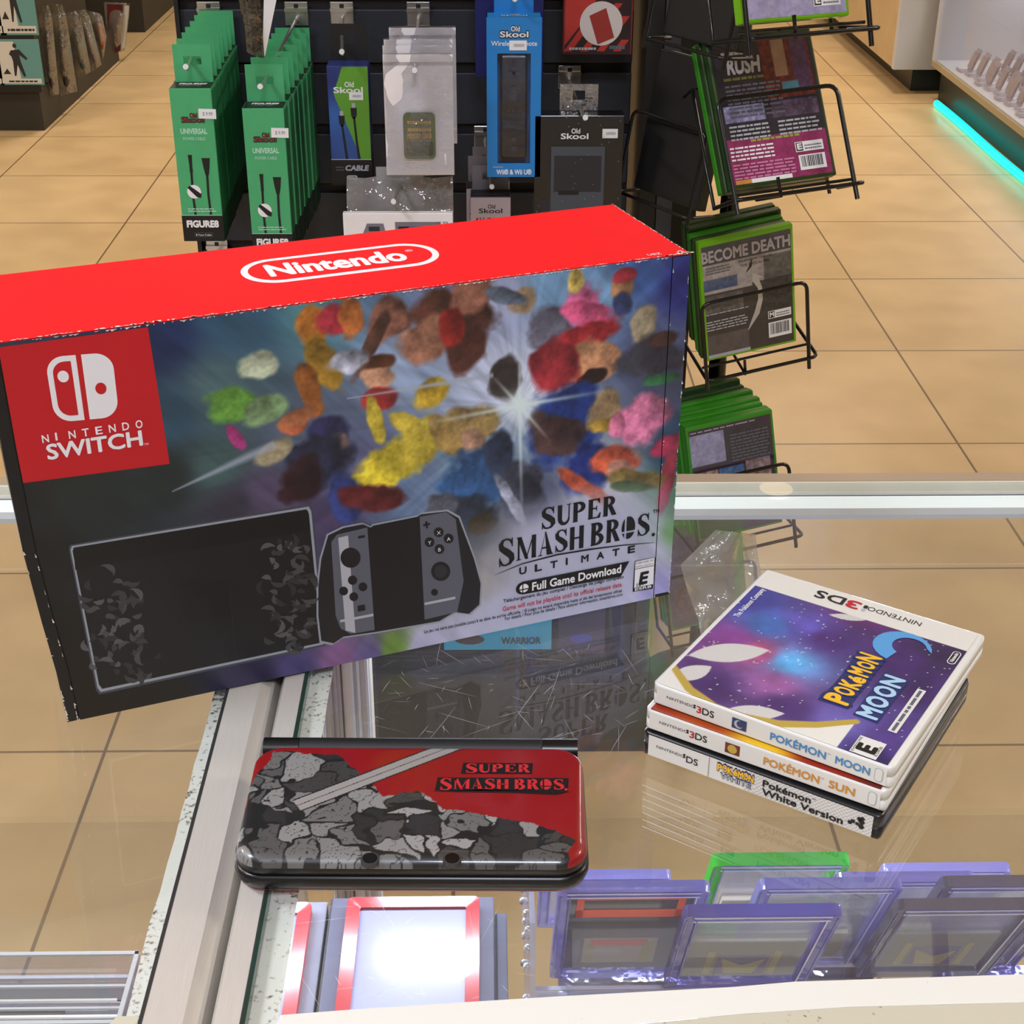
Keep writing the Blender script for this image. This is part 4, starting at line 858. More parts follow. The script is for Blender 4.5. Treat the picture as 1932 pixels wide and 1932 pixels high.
def slab(label, u0, u1, v, rimm, style, w=.08, l=.142, th=.0065, name='card_case'):
    y = w/(P(u1, v, y=1).x-P(u0, v, y=1).x); a = P(u0, v, y=y); th_ = TILT; l = min(l, (a.z-.8515)/math.sin(TILT))
    M = frame((a.x, a.y+l*math.cos(th_), a.z-l*math.sin(th_)), (1, 0, 0), (0, -math.cos(th_), math.sin(th_)))
    t = thing(name, label, 'card case', M)
    m = MB(); m2 = MB(); rim_case(m, m2, w, l, th, .0075, rimm, WIN)
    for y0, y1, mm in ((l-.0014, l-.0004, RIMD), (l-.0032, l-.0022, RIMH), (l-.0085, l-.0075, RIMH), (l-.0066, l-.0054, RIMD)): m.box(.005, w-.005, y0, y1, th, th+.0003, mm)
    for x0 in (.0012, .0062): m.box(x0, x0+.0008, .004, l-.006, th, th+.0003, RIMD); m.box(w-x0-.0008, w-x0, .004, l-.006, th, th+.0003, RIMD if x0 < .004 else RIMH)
    part(m, 'rim', t); part(m2, 'window', t)
    c = MB(); z0, z1 = th*.40, th*.5
    cw, cl = w-.018, min(.055, l-.05)
    if style == 'yellow':
        c.box(.009, .009+cw, .012, .012+cl, z0, z1, CARDG)
        c.box(.020, .024, .014, .052, z1, z1+.0002, CARDY); c.box(w-.024, w-.020, .014, .052, z1, z1+.0002, CARDY)
        c.box(.026, w-.026, .014, .046, z1, z1+.0001, CARDP); c.poly([(.032, .016), (w-.032, .016), (w-.028, .040), (.040, .030), (.028, .042)], CARDY, None, z1+.0004); 
    elif style == 'frame':
        c.box(.006, w-.006, .010, l-.010, z0, z1, CARDD)
        for (x0, x1, y0, y1) in ((.011, w-.011, l-.017, l-.013), (.011, w-.011, l-.043, l-.032), (.011, .015, l-.043, l-.013), (w-.015, w-.011, l-.043, l-.013)): c.box(x0, x1, y0, y1, th*.64, th*.68, CARDR)
        c.text('PALOOKA', .03, l-.047, .022, .004, CARDD, None, z1+.0005) if 0 else None
        c.box(.018, w-.02, .020, .062, z1, z1+.0002, CARDB); c.box(.022, w-.026, .050, .060, z1, z1+.0004, CARDR); c.box(.020, .024, .02, .05, z1, z1+.0004, CARDY); c.box(w-.028, w-.022, .02, .056, z1, z1+.0004, CARDY); c.box(.008, .016, .02, .06, z1, z1+.0003, CARDP)
    else:
        c.box(.014, w-.014, .012, .012+cl*.8, z0, z1, CARDB if style == 'pale' else CARDP)
    part(c, 'card', t); return t
slab('clear violet edged card case in the middle of the riser, yellow and violet card', 1291, 1588, 1706, VIOLET, 'yellow', l=.116)
slab('clear grey edged card case at the right of the riser front, yellow striped card', 1690, 1966, 1695, SMOKE, 'yellow', l=.116)
slab('clear lilac edged card case standing behind the violet edged one', 1432, 1702, 1656, LILAC, 'pale')
slab('clear card case with an orange framed card, leftmost on the riser', 1052, 1340, 1662, LILAC, 'frame')
slab('clear card case behind the grey edged one at the right end of the riser', 1776, 2046, 1652, SMOKE, 'pale')
slab('lilac card case of the far row, just right of the green edged case', 1578, 1838, 1645, LILAC, 'pale')
slab('bright green edged card case at the back of the riser', 1344, 1602, 1609, GREENR, 'pale', th=.008)
slab('lilac card case farthest back at the right of the riser', 1665, 1906, 1628, LILAC, 'violet')
slab('lilac card case at the back left, behind the orange framed card', 1018, 1266, 1641, LILAC, 'pale')
def flat_case(label, u0, u1, v, z, w, l, rimm, inner, rot=0, name='card_case'):
    a, b = P(u0, v, z=z), P(u1, v, z=z); t = thing(name, label, 'card case', frame((a.x, a.y-l, z), (1, 0, 0), (0, 1, 0)))
    m = MB(); m2 = MB(); rim_case(m, m2, b.x-a.x, l, .006, .0085, rimm, None); part(m, 'rim', t)
    part(MB().prism(rrect(.0078, b.x-a.x-.0078, .0078, l-.0078, .002, 3), .0018, .0036, inner), 'card', t); return t
CARDW = mat('pale card back', (160, 162, 200), .2, noise=.03, scale=10, coat=.06, spec=.35)
zs = .846; zb = .880
BOARD = mat('slate board', (92, 94, 120), .55, noise=.06, scale=80); BOARD2 = mat('pale slate board', (136, 138, 158), .55, noise=.06, scale=80); BOARDK = mat('dark board edge', (58, 56, 62), .6)
def board(label, u0, u1, v, z0, z1, l, mm, rot=0):
    a, b = P(u0, v, z=z1), P(u1, v, z=z1); t = thing('display_board', label, 'board', T((a.x+b.x)/2, a.y-l/2, z0, rot)); w = b.x-a.x
    part(MB().box(-w/2, w/2, -l/2, l/2, 0, z1-z0, mm, bev=.0008), 'sheet', t)
    part(MB().box(-w/2-.0012, -w/2, -l/2, l/2, 0, z1-z0-.001, BOARDK), 'binding', t)
board('slate grey board under the large red edged card case', 628, 932, 1694, zs+.0002, zb, .125, BOARD)
board('pale slate board under the red edged card case beside the joint', 500, 619, 1702, zs+.0002, zb-.004, .12, BOARD2)
board('narrow slate board showing at the right of the large red edged case', 936, 956, 1722, zs+.0002, zb-.012, .11, BOARD)
flat_case('large red edged card case with a blank pale card, below the handheld', 657, 905, 1706, zb+.0003, .09, .105, REDR, CARDW)
flat_case('red edged card case half hidden by the side tape', 505, 590, 1716, zb-.0037, .09, .102, REDR, CARDW)
flat_case('smoke edged card case lying on the shelf, nearest the riser bolts', 1052, 1300, 1846, zs+.0004, .08, .06, SMOKE, WIN)
flat_case('smoke edged card case lying on the shelf in the middle', 1384, 1640, 1840, zs+.0004, .08, .058, SMOKE, WIN)
flat_case('violet edged card case lying on the shelf at the right', 1752, 2010, 1836, zs+.0004, .08, .056, VIOLET, WIN)
# the clear riser that holds the leaning cases
BOLT = mat('clear bolt', (214, 216, 224), .15, .5)
xl = P(1000, 1720, y=.64).x; rz = thing('acrylic_riser', 'clear acrylic tiered riser with rows of silver bolts on its end panel', 'display stand', T(xl+.3, .68, zs+.0002))
for k, (u, v, pos) in enumerate(((1291, 1706, (.028, .085)), (1052, 1662, (.05,)))):
    y = .0775/(P((1588, 1340)[k], v, y=1).x-P(u, v, y=1).x); a = P(u, v, y=y); c, s_ = math.cos(TILT), math.sin(TILT); l = (a.z-.856)/s_
    Mt = frame((xl+.002, a.y+l*c, a.z-l*s_), (1, 0, 0), (0, -c, s_))
    for q in pos: m = MB(); m.box(0, .62, q, q+.012, .0142, .0160, ACR, Mt); m.box(0, .62, q-.0004, q+.0006, .0140, .0162, ACRE, Mt); m.box(0, .62, q+.0114, q+.0124, .0140, .0162, ACRE, Mt); part(m, 'tier', rz, world=True)
m = MB(); Mp = Matrix(((0, 0, 1, xl), (1, 0, 0, 0), (0, 1, 0, 0), (0, 0, 0, 1)))
pp = [(.575, zs+.0004), (.585, .955), (.60, .972), (.63, .972), (.64, .955), (.68, .955), (.70, .935), (.735, .93), (.775, zs+.0004)]
m.prism(pp, -.0015, .0015, ACR, Mp, ACRE); part(m, 'end_panel', rz, world=True)
for k, (y, z) in enumerate([(.605, .962), (.612, .942), (.62, .920), (.635, .946), (.648, .928), (.66, .905), (.69, .926), (.70, .905), (.712, .884), (.60, .90), (.635, .88), (.675, .868)]):
    m = MB(); Mb = Matrix(((0, 0, -1, xl-.0016), (0, 1, 0, y), (1, 0, 0, z), (0, 0, 0, 1)))
    m.loft([[(r*math.cos(2*PI*i/12), r*math.sin(2*PI*i/12), h) for i in range(12)] for r, h in ((.0026, 0), (.0026, .0012), (.0018, .0024), (.0004, .0028))], BOLT, Mb); part(m, 'bolt', rz, world=True)
TRAYE = mat('grey acrylic edge', (176, 178, 180), .25, coat=.3); TRAYH = mat('painted edge highlight', (236, 236, 232), .2, coat=.4)  # the bright tone paints highlights along the tray edges
# clear risers inside the left counter
for k, (u0, u1, v, zz, l, lab) in enumerate([(-140, 262, 1800, .955, .05, 'clear acrylic box lid at the top of the pile in the left counter'), (-200, 255, 1845, .925, .07, 'clear acrylic tray in the middle of the pile in the left counter'), (-260, 240, 1893, .890, .09, 'clear acrylic tray at the bottom of the pile in the left counter')]):
    a, b = P(u0, v, z=zz), P(u1, v, z=zz); w = b.x-a.x; h = .026 if k < 2 else zz-zs-.0008
    t = thing('acrylic_tray', lab, 'tray', T(a.x, a.y-l, zz-h)); m = MB()
    for q in ((0, w, l-.002, l, 0, h), (0, w, 0, .002, 0, h), (w-.002, w, 0, l, 0, h), (0, .002, 0, l, 0, h), (0, w, 0, l, 0, .002)): m.box(*q, ACR)
    part(m, 'walls', t)
    for q_, (ya, yb, xa, xb) in enumerate(((.25, .45, .25, .7), (.55, .8, .35, .95))): part(MB().box(w*xa, w*xb, l*ya, l*yb, h*.5, h*.5+.001, mat('smoky strip', (84, 84, 86), .4)), 'label_strip', t)
    m = MB()
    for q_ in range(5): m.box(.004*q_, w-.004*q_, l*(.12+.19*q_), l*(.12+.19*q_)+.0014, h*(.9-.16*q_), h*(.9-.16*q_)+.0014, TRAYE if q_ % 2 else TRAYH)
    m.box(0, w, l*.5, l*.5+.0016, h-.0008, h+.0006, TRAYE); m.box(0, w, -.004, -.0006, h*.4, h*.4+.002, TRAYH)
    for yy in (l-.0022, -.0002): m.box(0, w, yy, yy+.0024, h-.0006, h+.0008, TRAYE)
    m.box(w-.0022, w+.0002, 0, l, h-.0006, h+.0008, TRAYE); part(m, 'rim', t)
# ------------------------------------------------------------------ the black slat wall stand behind the counter
SLAT = mat('slat wall black', (36, 40, 50), .5, noise=.1, scale=60); SLATG = mat('slat groove', (24, 14, 14), .7); BLK = mat('stand black', (15, 15, 17), .5, noise=.1, scale=30); POSTM = mat('stand upright grey', (62, 66, 78), .5, noise=.05, scale=40)
GX0, GX1, GY = -.425, .207, 2.15
g = thing('slat_wall_stand', 'black slat wall display stand hung with packaged accessories behind the carton', 'shop stand', T(-.08, 2.3, 0))
m = MB(); m.box(GX0, GX1, GY+.008, GY+.03, .16, 1.62, SLATG)
z = 1.019-.0862*9
while z < 1.55:
    m.box(GX0, GX1, GY, GY+.010, z+.007, z+.0792, SLAT, bev=.0015); z += .0862
part(m, 'slat_panel', g, world=True)
part(MB().box(GX0, .27, 2.022, 2.62, 0, .16, BLK, bev=.004), 'base_deck', g, world=True)
part(MB().box(.216, .238, 2.05, 2.6, .16, 1.62, BLK), 'end_panel', g, world=True); wp = thing('dark_fill_board', 'added black board as dark fill behind the wire rack', 'board', T(.31, 2.37, 0)); part(MB().box(.275, .385, 2.66, 2.68, 0, 1.62, BLK).box(.225, .275, 2.63, 2.68, 0, 1.62, BLK), 'board', wp, world=True)  # board added to fill the dark gap behind the rack
part(MB().box(.240, .262, 2.05, 2.07, .16, 1.62, POSTM, bev=.001), 'upright', g, world=True)
m = MB(); m.box(GX0-.004, GX0+.002, GY-.01, GY+.4, .16, 1.62, BLK); part(m, 'side_panel', g, world=True)
CHROME = mat('bright steel', (206, 204, 200), .22, .9, noise=.04, scale=50)
def hook(x, z, tipx, ytip, tipz, label):
    t = thing('display_hook', label, 'hook', T(x, GY, z)); m = MB()
    m.box(-.016, .016, -.0022, .0, -.022, .010, CHROME, bev=.0008); m.box(-.016, .016, -.006, -.0022, -.003, .002, CHROME); m.box(-.003, .003, -.0026, -.0022, .001, .007, BLK); part(m, 'bracket', t)
    m = MB(); m.tube(fillet([(0, -.002, -.016), (0, -.012, -.012), (tipx-x, ytip-GY+.006, tipz-z-.004), (tipx-x, ytip-GY, tipz-z)], .01), .0026, CHROME); m.cyl(0, 0, -.001, .0015, .0033, WHITE, frame((tipx-x, ytip-GY-.0002, tipz-z), (1, 0, 0), (0, 0, 1))); part(m, 'prong', t)
    return t
def tabbed(m, w, h0, h1, y, mm, hw=.011, hh=.005, th=.0012):
    """hang tab with a slot, standing on the back edge of a carton"""
    hm = h0+(h1-h0)*.58
    for q in ((-w/2, w/2, hm+hh, h1), (-w/2, w/2, h0, hm-hh), (-w/2, -hw, hm-hh, hm+hh), (hw, w/2, hm-hh, hm+hh)): m.box(q[0], q[1], y-th, y, q[2], q[3], mm)
def skool(m, x, y, w, M, c1=mat('logo white', (232, 232, 236), .5), c2=BLACK, z=.0002):
    s_ = w/.03
    m.text('Old', x-.004*s_, y+.0058*s_, .0105*s_, .0056*s_, c2, M, z, .09); m.text('Old', x-.0035*s_, y+.006*s_, .0095*s_, .005*s_, c1, M, z+.0001, .025)
    m.text('Skool', x-w/2-.0008*s_, y-.0005*s_, w+.0016*s_, .0068*s_, c2, M, z, .09); m.text('Skool', x-w/2, y, w, .0058*s_, c1, M, z+.0001, .025)
def sticker(m, x, y, w, h, M, txt, z=.0006):
    m.box(x, x+w, y, y+h, z-.0003, z, WHITE, M); dense(m, 1, x+w*.25, y+h*.35, w*.6, h*.7, LGREY, M, z+.0001, 7)
GREENC = mat('green carton', (74, 172, 114), .45, noise=.04, scale=60); GREEND = mat('green carton side', (44, 124, 82), .5, noise=.05, scale=60); PALEG = mat('pale green print', (176, 220, 196), .5); LOGOR = mat('logo red', (126, 40, 44), .5); CABLE = mat('cable black', (18, 20, 20), .45)
def green_box():
    t = thing('cable_box', '', 'carton', None, 'green power cable cartons on two hooks'); w, h, d = .0515, .194, .036
    m = MB(); S_ = FRONT(0, 0, 0)
    m.box(-w/2, w/2, 0, d, 0, h, GREENC, bev=.0006); m.box(w/2-.0001, w/2+.0003, .001, d-.001, .004, h-.004, GREEND)
    m.box(-w/2-.0003, w/2+.0003, -.0003, d, .0002, .034, BLACK); m.box(-w/2+.001, w/2-.001, .001, d-.001, h, h+.0004, BLACK)
    MTt = T(0, 0, h+.0004); m.text('FIGURE8', -.017, .020, .034, .0070, WHITE, MTt, .0002, .06, .15); m.text('POWER CABLE', -.014, .013, .026, .0030, LGREY, MTt, .0002)
    m.poly([(-w/2, .034), (w/2, .034), (w/2, .0348), (-w/2, .0348)], PALEG, S_, .0004)
    m.text('FIGURE8', -.0205, .019, .041, .0082, WHITE, S_, .0005, .06); m.prism(rrect(-.012, .012, .006, .0115, .001, 2), .0003, .0004, GREYP, S_); m.prism(rrect(-.0117, .0117, .0063, .0112, .001, 2), .0004, .00045, BLACK, S_); m.text('8 Foot Cable', -.0100, .0073, .020, .0026, WHITE, S_, .0006)
    skool(m, .0, .153, .028, S_, LOGOR, mat('logo edge', (20, 24, 24), .5)); m.text('UNIVERSAL', -.0165, .1385, .033, .0062, PALEG, S_, .0002, .05); m.text('POWER CABLE', -.014, .1305, .027, .0036, PALEG, S_, .0002, .01)
    for x0, top, bot, wd in ((-.008, .112, .035, .0052), (.0115, .108, .035, .0105)):
        m.poly([(x0-wd/2, top), (x0+wd/2, top), (x0+wd*.36, top-.013), (x0+.002, top-.022), (x0-.002, top-.022), (x0-wd*.36, top-.013)][::-1], CABLE, S_, .0002); m.stroke([(x0, top-.02), (x0-.0008, .06), (x0, bot)], .0030, CABLE, S_, .0002)
    m.disc(-.007, .065, .0088, WHITE, S_, .0003); m.poly([(-.015, .070), (-.012, .073), (.002, .062), (.001, .057), (-.004, .058)][::-1], CABLE, S_, .0004)
    dense(m, 2, -.017, .042, .036, .0030, PALEG, S_, .0003, 3)
    Ms = Matrix(((0, 0, 1, w/2+.0003), (1, 0, 0, 0), (0, 1, 0, 0), (0, 0, 0, 1))); m.text('UNIVERSAL POWER CABLE', 0, 0, .10, .006, mat('side print', (70, 140, 104), .5), Ms @ frame((.010, .155, .0002), (0, -1, 0), (1, 0, 0)), 0)
    part(m, 'carton_body', t); m = MB(); tabbed(m, w-.004, h, h+.046, d, GREENC); part(m, 'hang_tab', t); return t
ORD = ['frontmost', 'second from the front', 'third from the front', 'fourth from the front', 'fifth from the front', 'sixth from the front', 'hindmost, against the slat wall']
proto = green_box(); first = True
for side, (cx, zb_, sx) in enumerate(((-.3635, .945, -.0026), (-.2755, .9215, .0022))):
    for k in range(7):
        o = proto if first else copy_tree(proto); first = False
        o.location = (cx+sx*k*.6+random.uniform(-.0008, .0008), 1.862+.0402*k, zb_+random.uniform(-.0006, .0006))
        o['label'] = 'green power cable carton on the %s hook, %s' % (('left', 'right')[side], ORD[k])
    st = thing('price_sticker', 'white price sticker on the frontmost green carton of the %s hook' % ('left', 'right')[side], 'sticker', T(cx, 1.8616, zb_)); m = MB(); S_ = FRONT(0, 0, 0)
    m.box(.003, .0245, .158, .170, .0001, .0006, WHITE, S_ @ Matrix.Rotation(-.03, 4, 'Z')); m.text('$ 9.99', .008, .162, .012, .0042, GREYP, S_ @ Matrix.Rotation(-.03, 4, 'Z'), .0007); part(m, 'tag', st)
hook(-.383, 1.185, -.3625, 1.845, 1.1690, 'steel hook holding the left row of green cartons')
hook(-.262, 1.185, -.2745, 1.845, 1.1455, 'steel hook holding the right row of green cartons')
hook(-.402, .845, -.40, 1.98, .838, 'bare steel hook low on the left end of the slat wall')
def carton(name, label, cat, x, y, z, w, d, h, body, fill, tab=0, tabm=None, rz=0):
    t = thing(name, label, cat, T(x, y, z, rz)); m = MB(); S_ = FRONT(0, 0, 0); m.box(-w/2, w/2, 0, d, 0, h, body, bev=.0008); fill(m, S_, w, h, d); part(m, 'carton_body', t)
    if tab: m = MB(); tabbed(m, min(w-.004, .06), h, h+tab, d, tabm or body); part(m, 'hang_tab', t)
    return t
# blue and green cable carton
NAVYC = mat('navy carton', (34, 50, 110), .45); LIMEP = mat('lime print', (92, 158, 40), .45); SKY = mat('sky print', (52, 98, 170), .45)
def f_usb(m, S_, w, h, d):
    m.box(-w/2-.0003, w/2+.0003, -.0003, d, .0002, .034, BLACK)
    fn = lambda X, Y: np.where(((X-(-.016)) > (.150-Y)*-.36+.008-.0)[..., None] & (X*2.6+.0 > (.090-Y)*1.0-.02)[..., None], np.array((96, 160, 44)), idw(X, Y, [(-.02, .14, (34, 48, 112)), (0, .14, (36, 60, 130)), (-.02, .09, (50, 100, 176)), (-.02, .05, (44, 80, 150))], 2))
    m.grid(fn, -w/2+.0005, w/2-.0005, .034, h-.001, 60, 120, canvas_mat('cable carton print', .45), S_, .0003)
    m.poly([(-w/2, .034), (w/2, .034), (w/2, .0352), (-w/2, .0352)], LGREY, S_, .0005); dense(m, 2, -.021, .0235, .011, .0036, GREYP, S_, .0005, 3); m.text('CABLE', -.009, .020, .031, .0066, LGREY, S_, .0005, .05, .15); m.prism(rrect(-.007, .007, .008, .0135, .0025, 3), .0003, .0005, LGREY, S_); dense(m, 1, -.005, .0095, .010, .005, DGREY, S_, .0006)
    skool(m, 0, .121, .038, S_); sticker(m, .001, .112, .018, .010, S_, '12.99', .0009)
    for x0, top in ((-.010, .092), (.006, .102)):
        m.poly([(x0-.0022, top), (x0+.0022, top), (x0+.0022, top+.006), (x0-.0022, top+.006)], LGREY, S_, .0005); m.poly([(x0-.004, top), (x0+.004, top), (x0+.0036, top-.010), (x0+.0015, top-.014), (x0-.0015, top-.014), (x0-.0036, top-.010)][::-1], CABLE, S_, .0005); m.stroke([(x0, top-.012), (x0+.002, .06), (x0+.0045, .035)], [.0026, .003, .0034], CABLE, S_, .0005)
carton('cable_box', 'blue and lime carton of a usb cable hanging left of the white bags', 'carton', -.1775, 1.95, .9935, .053, .036, .155, NAVYC, f_usb, .046, BLK)
hook(-.199, 1.185, -.1785, 1.90, 1.176, 'steel hook holding the blue and lime cable carton')
# clear bags with a white card and a memory card
BAGC = mat('white bag card', (244, 240, 242), .35, noise=.02, scale=40, coat=.6, bump=.35); FILM = clear_mat('bag film', (250, 250, 252), .22, .12, haze=.05, haze_rgb=(236, 234, 240), wrinkle=.8)
MEMC = mat('olive memory card', (94, 102, 72), .35, noise=.1, scale=90, coat=.3); MEMY = mat('memory card lettering', (202, 160, 48), .5)
def bag(label, x, y, z, w, h, rz, full):
    t = thing('bagged_memory_card', label, 'packet', T(x, y, z, rz), 'packets of memory cards on one hook'); n, q = 9, 13; S_ = FRONT(0, 0, 0)
    rs = random.Random(int(y*1000)); pu = lambda u, v: (-w/2+w*u, -.0010-.010*math.exp(-((u-.5)**2*14+(v-.33)**2*12))+.0022*math.sin(u*9+v*5)*math.sin(v*7+rs.random()*.2), h*v)
    m = MB(); m.loft([[(-w/2+w*u/(n-1), .0015*math.sin(u*.8)*math.sin(v*.5), h*v/(q-1)*.985) for u in range(n)] for v in range(q)], BAGC, smooth=True, caps=False, closed=False); m.box(-w/2+.002, w/2-.002, .0012, .0024, .003, h*.95, BAGC); part(m, 'backing_card', t)
    if full:
        m = MB(); m.prism(rrect(-.020, .020, .022, .080, .006, 4), .0022, .0062, MEMC, S_); m.prism(rrect(-.017, .017, .026, .044, .003, 3), .0062, .0066, mat('olive label', (70, 76, 58), .5), S_)
        m.text('MEMORY CARD', -.0150, .0485, .030, .0058, MEMY, S_, .0068, .05); dense(m, 2, -.0145, .066, .029, .009, MEMY, S_, .0068, 4); part(m, 'memory_card', t)
    m = MB(); m.loft([[pu(u/(n-1), v/(q-1)) for u in range(n)] for v in range(q)], FILM, smooth=True, caps=False, closed=False); m.box(-w/2, w/2, -.0016, -.0008, h*.90, h*.925, FILM); part(m, 'clear_bag', t); return t
for k, (dx, dy, dz, lab) in enumerate([(0, 0, 0, 'frontmost'), (-.0012, .024, .006, 'second from the front'), (-.001, .046, .009, 'third from the front'), (.002, .110, .012, 'last, nearest the slat wall')]):
    bag('clear bag with a white card, %s on the memory card hook' % lab, -.0835+dx, 1.875+dy, 1.028+dz, .086, .152, .02*(k % 2), k == 0)
hook(-.093, 1.185, -.0855, 1.83, 1.168, 'steel hook holding the white bagged memory cards')
# white packets of game adapters below
VIOP = mat('purple screen print', (96, 66, 150), .5); SGRY = mat('console grey print', (120, 118, 128), .5)
def f_white(m, S_, w, h, d):
    m.text('15.99', .050, .074, .014, .004, GREYP, S_, .0006); S_ = S_ @ Matrix.Translation((-.004, .0195, 0))
    m.prism(rrect(-.046, -.009, .018, .042, .004, 3), .0002, .0004, SGRY, S_); m.poly([(-.042, .042), (-.012, .042), (-.015, .056), (-.036, .056)], SGRY, S_, .0004); m.poly([(-.034, .046), (-.020, .046), (-.020, .052), (-.034, .052)], DGREY, S_, .0005)
    m.prism(rrect(-.050, -.006, .008, .034, .006, 3), .0005, .0006, DGREY, S_); m.poly([(0, 0), (.058, 0), (.058, .058), (0, .058)], SGRY, S_, .0004); m.poly([(.004, 0), (.018, 0), (.018, .052), (.004, .052)], BLACK, S_, .0005); m.poly([(.019, 0), (.044, 0), (.044, .052), (.019, .052)], VIOP, S_, .0005); m.poly([(.044, 0), (.048, 0), (.048, .052), (.044, .052)], BLACK, S_, .0005)
    m.poly([(.006, .044), (.014, .044), (.014, .048), (.006, .048)], REDT, S_, .0006); m.poly([(.020, .028), (.032, .028), (.032, .038), (.020, .038)], LIMEP, S_, .0006); m.poly([(.033, .034), (.044, .034), (.044, .042), (.033, .042)], LIMEP, S_, .0006)
carton('adapter_packet', 'white packet with a printed grey console and purple screen, below the white bags', 'packet', -.1135, 1.862, .893, .141, .010, .089, BAGC, f_white)
t = thing('adapter_packet', 'clear bagged packet with a pale header tab, just behind the printed white packet', 'packet', T(-.1135, 1.90, .895)); m = MB()
n, q = 12, 6; m.loft([[(-.07+.14*u/(n-1), .006*math.sin(u*1.7+v)*math.sin(v*2.1)+.03*v/(q-1), .115*v/(q-1)) for u in range(n)] for v in range(q)], clear_mat('crinkled film', (244, 245, 248), .6, .1, haze=.45, haze_rgb=(176, 172, 170), wrinkle=1), smooth=True, caps=False, closed=False); part(m, 'clear_bag', t)
m = MB(); tabbed(m, .062, .075, .128, .033, mat('pale header', (160, 160, 158), .6)); part(m, 'hang_tab', t)
hook(-.105, 1.014, -.117, 1.84, 1.004, 'steel hook holding the white adapter packets')
# blue remote carton with a window
BLUEC = mat('azure carton', (28, 128, 206), .42, noise=.02, scale=60); REM = mat('remote black', (24, 25, 30), .3, noise=.05, scale=60, coat=.5)
t = thing('remote_carton', 'azure windowed carton holding a black wireless remote', 'carton', T(.0360, 1.93, 1.010)); w, h, d = .0695, .202, .035; S_ = FRONT(0, 0, 0); m = MB()
for q in ((-w/2, w/2, 0, .018), (-w/2, w/2, h-.044, h), (-w/2, -w/2+.0135, .018, h-.044), (w/2-.0135, w/2, .018, h-.044)): m.box(q[0], q[1], 0, .0016, q[2], q[3], BLUEC)
for q in ((-w/2, -w/2+.001, 0, h), (w/2-.001, w/2, 0, h)): m.box(q[0], q[1], .0016, d, q[2], q[3], BLUEC)
m.box(-w/2, w/2, .0016, d, 0, .001, BLUEC); m.box(-w/2, w/2, .0016, d, h-.001, h, BLUEC); m.box(-w/2, w/2, d-.001, d, 0, h, BLUEC)
skool(m, .0, h-.024, .036, S_); m.text('Wireless Remote', -.0290, h-.0345, .058, .0058, WHITE, S_, .0002, .01); m.text('Wii® & Wii U®', -.0225, .0035, .046, .0062, WHITE, S_, .0002, .03); dense(m, 1, -.027, .0125, .014, .003, LGREY, S_, .0002)
MTt = T(0, 0, h); skool(m, .0, .008, .034, MTt); sticker(m, -.006, h-.040, .022, .012, S_, '24.99', .0008); part(m, 'carton_body', t)
m = MB(); tabbed(m, .05, h, h+.046, d, BLUEC); part(m, 'hang_tab', t)
m = MB(); m.box(-.0175, .0175, .006, .030, .022, .155, REM, bev=.003); part(m, 'remote', t)
rem = [o for o in COL.objects if o.parent == t][-1]
def sub(mb, name): o = mb.build(name); o.parent = rem; return o
m = MB(); FR = FRONT(0, .0058, 0)
for x, z_, r in ((0, .112, .0042), (0, .085, .0022), (-.007, .085, .0022), (.007, .085, .0022), (0, .048, .0036), (0, .036, .0036)): sub(MB().cyl(x, z_, -.0004, .0014, r, mat('remote button', (56, 58, 66), .4), FR), 'button')
m = MB(); m.box(-.008, .008, .131, .135, 0, .0014, mat('remote button', (56, 58, 66), .4), FR); m.box(-.002, .002, .125, .141, 0, .0014, mat('remote button', (56, 58, 66), .4), FR); sub(m, 'direction_pad')
part(MB().box(-w/2+.0130, w/2-.0130, .0018, .0024, .0175, h-.0435, clear_mat('window film', (250, 250, 252), .05, .08, wrinkle=.25)), 'window', t)
hook(.040, 1.2745, .036, 1.90, 1.239, 'steel hook holding the azure remote carton')
# red and navy cartons further back, partly above the frame
def f_red(m, S_, w, h, d):
    REDC = mat('dark carton', (36, 14, 18), .45)
    m.box(-w/2+.002, w/2-.002, .001, h-.001, .0002, .0004, REDC, S_)
    STR = mat('red streak', (178, 44, 38), .45)
    for k in range(7): x = -.045+.022*k; e = max(0., min(.062, (w/2-.004-x-.010)*1.38)); m.poly([(x, .004), (x+.010, .004), (x+.010+e*.724, .004+e), (x+e*.724, .004+e)], STR, S_, .0005) if e > .004 else None
    m.poly([(-w/2+.002, .012), (-.004, .062), (-.004, h), (-w/2+.002, h)], STR, S_, .00055)
    m.disc(.004, .040, .0285, mat('pale disc', (206, 198, 194), .5), S_, .0007, n=32); m.poly([(-.012, .050), (.010, .060), (.022, .022), (.000, .013)][::-1], mat('brick red print', (150, 42, 34), .5), S_, .0009); dense(m, 1, -.038, .006, .036, .007, LGREY, S_, .0009, 4); dense(m, 1, .016, .007, .022, .010, GREYP, S_, .0009, 5)
    sticker(m, .02, h-.013, .024, .010, S_, '14.99', .0010)
carton('battery_carton', 'red streaked carton with a white disc at the top right of the slat wall', 'carton', .1500, 2.05, 1.1435, .092, .03, .100, mat('red brown carton', (120, 30, 30), .45), f_red, .046, mat('red brown carton', (120, 30, 30), .45))
hook(.150, 1.2745, .150, 2.00, 1.2665, 'steel hook holding the red streaked carton')
carton('navy_carton', 'plain navy carton edge showing left of the azure remote carton', 'carton', .032, 2.06, 1.110, .092, .03, .16, mat('deep navy carton', (22, 26, 84), .45), lambda m, S_, w, h, d: m.prism(rrect(-w/2+.001, w/2-.001, .001, h-.001, .004, 3), .0002, .0003, mat('navy face', (26, 32, 100), .4), S_))
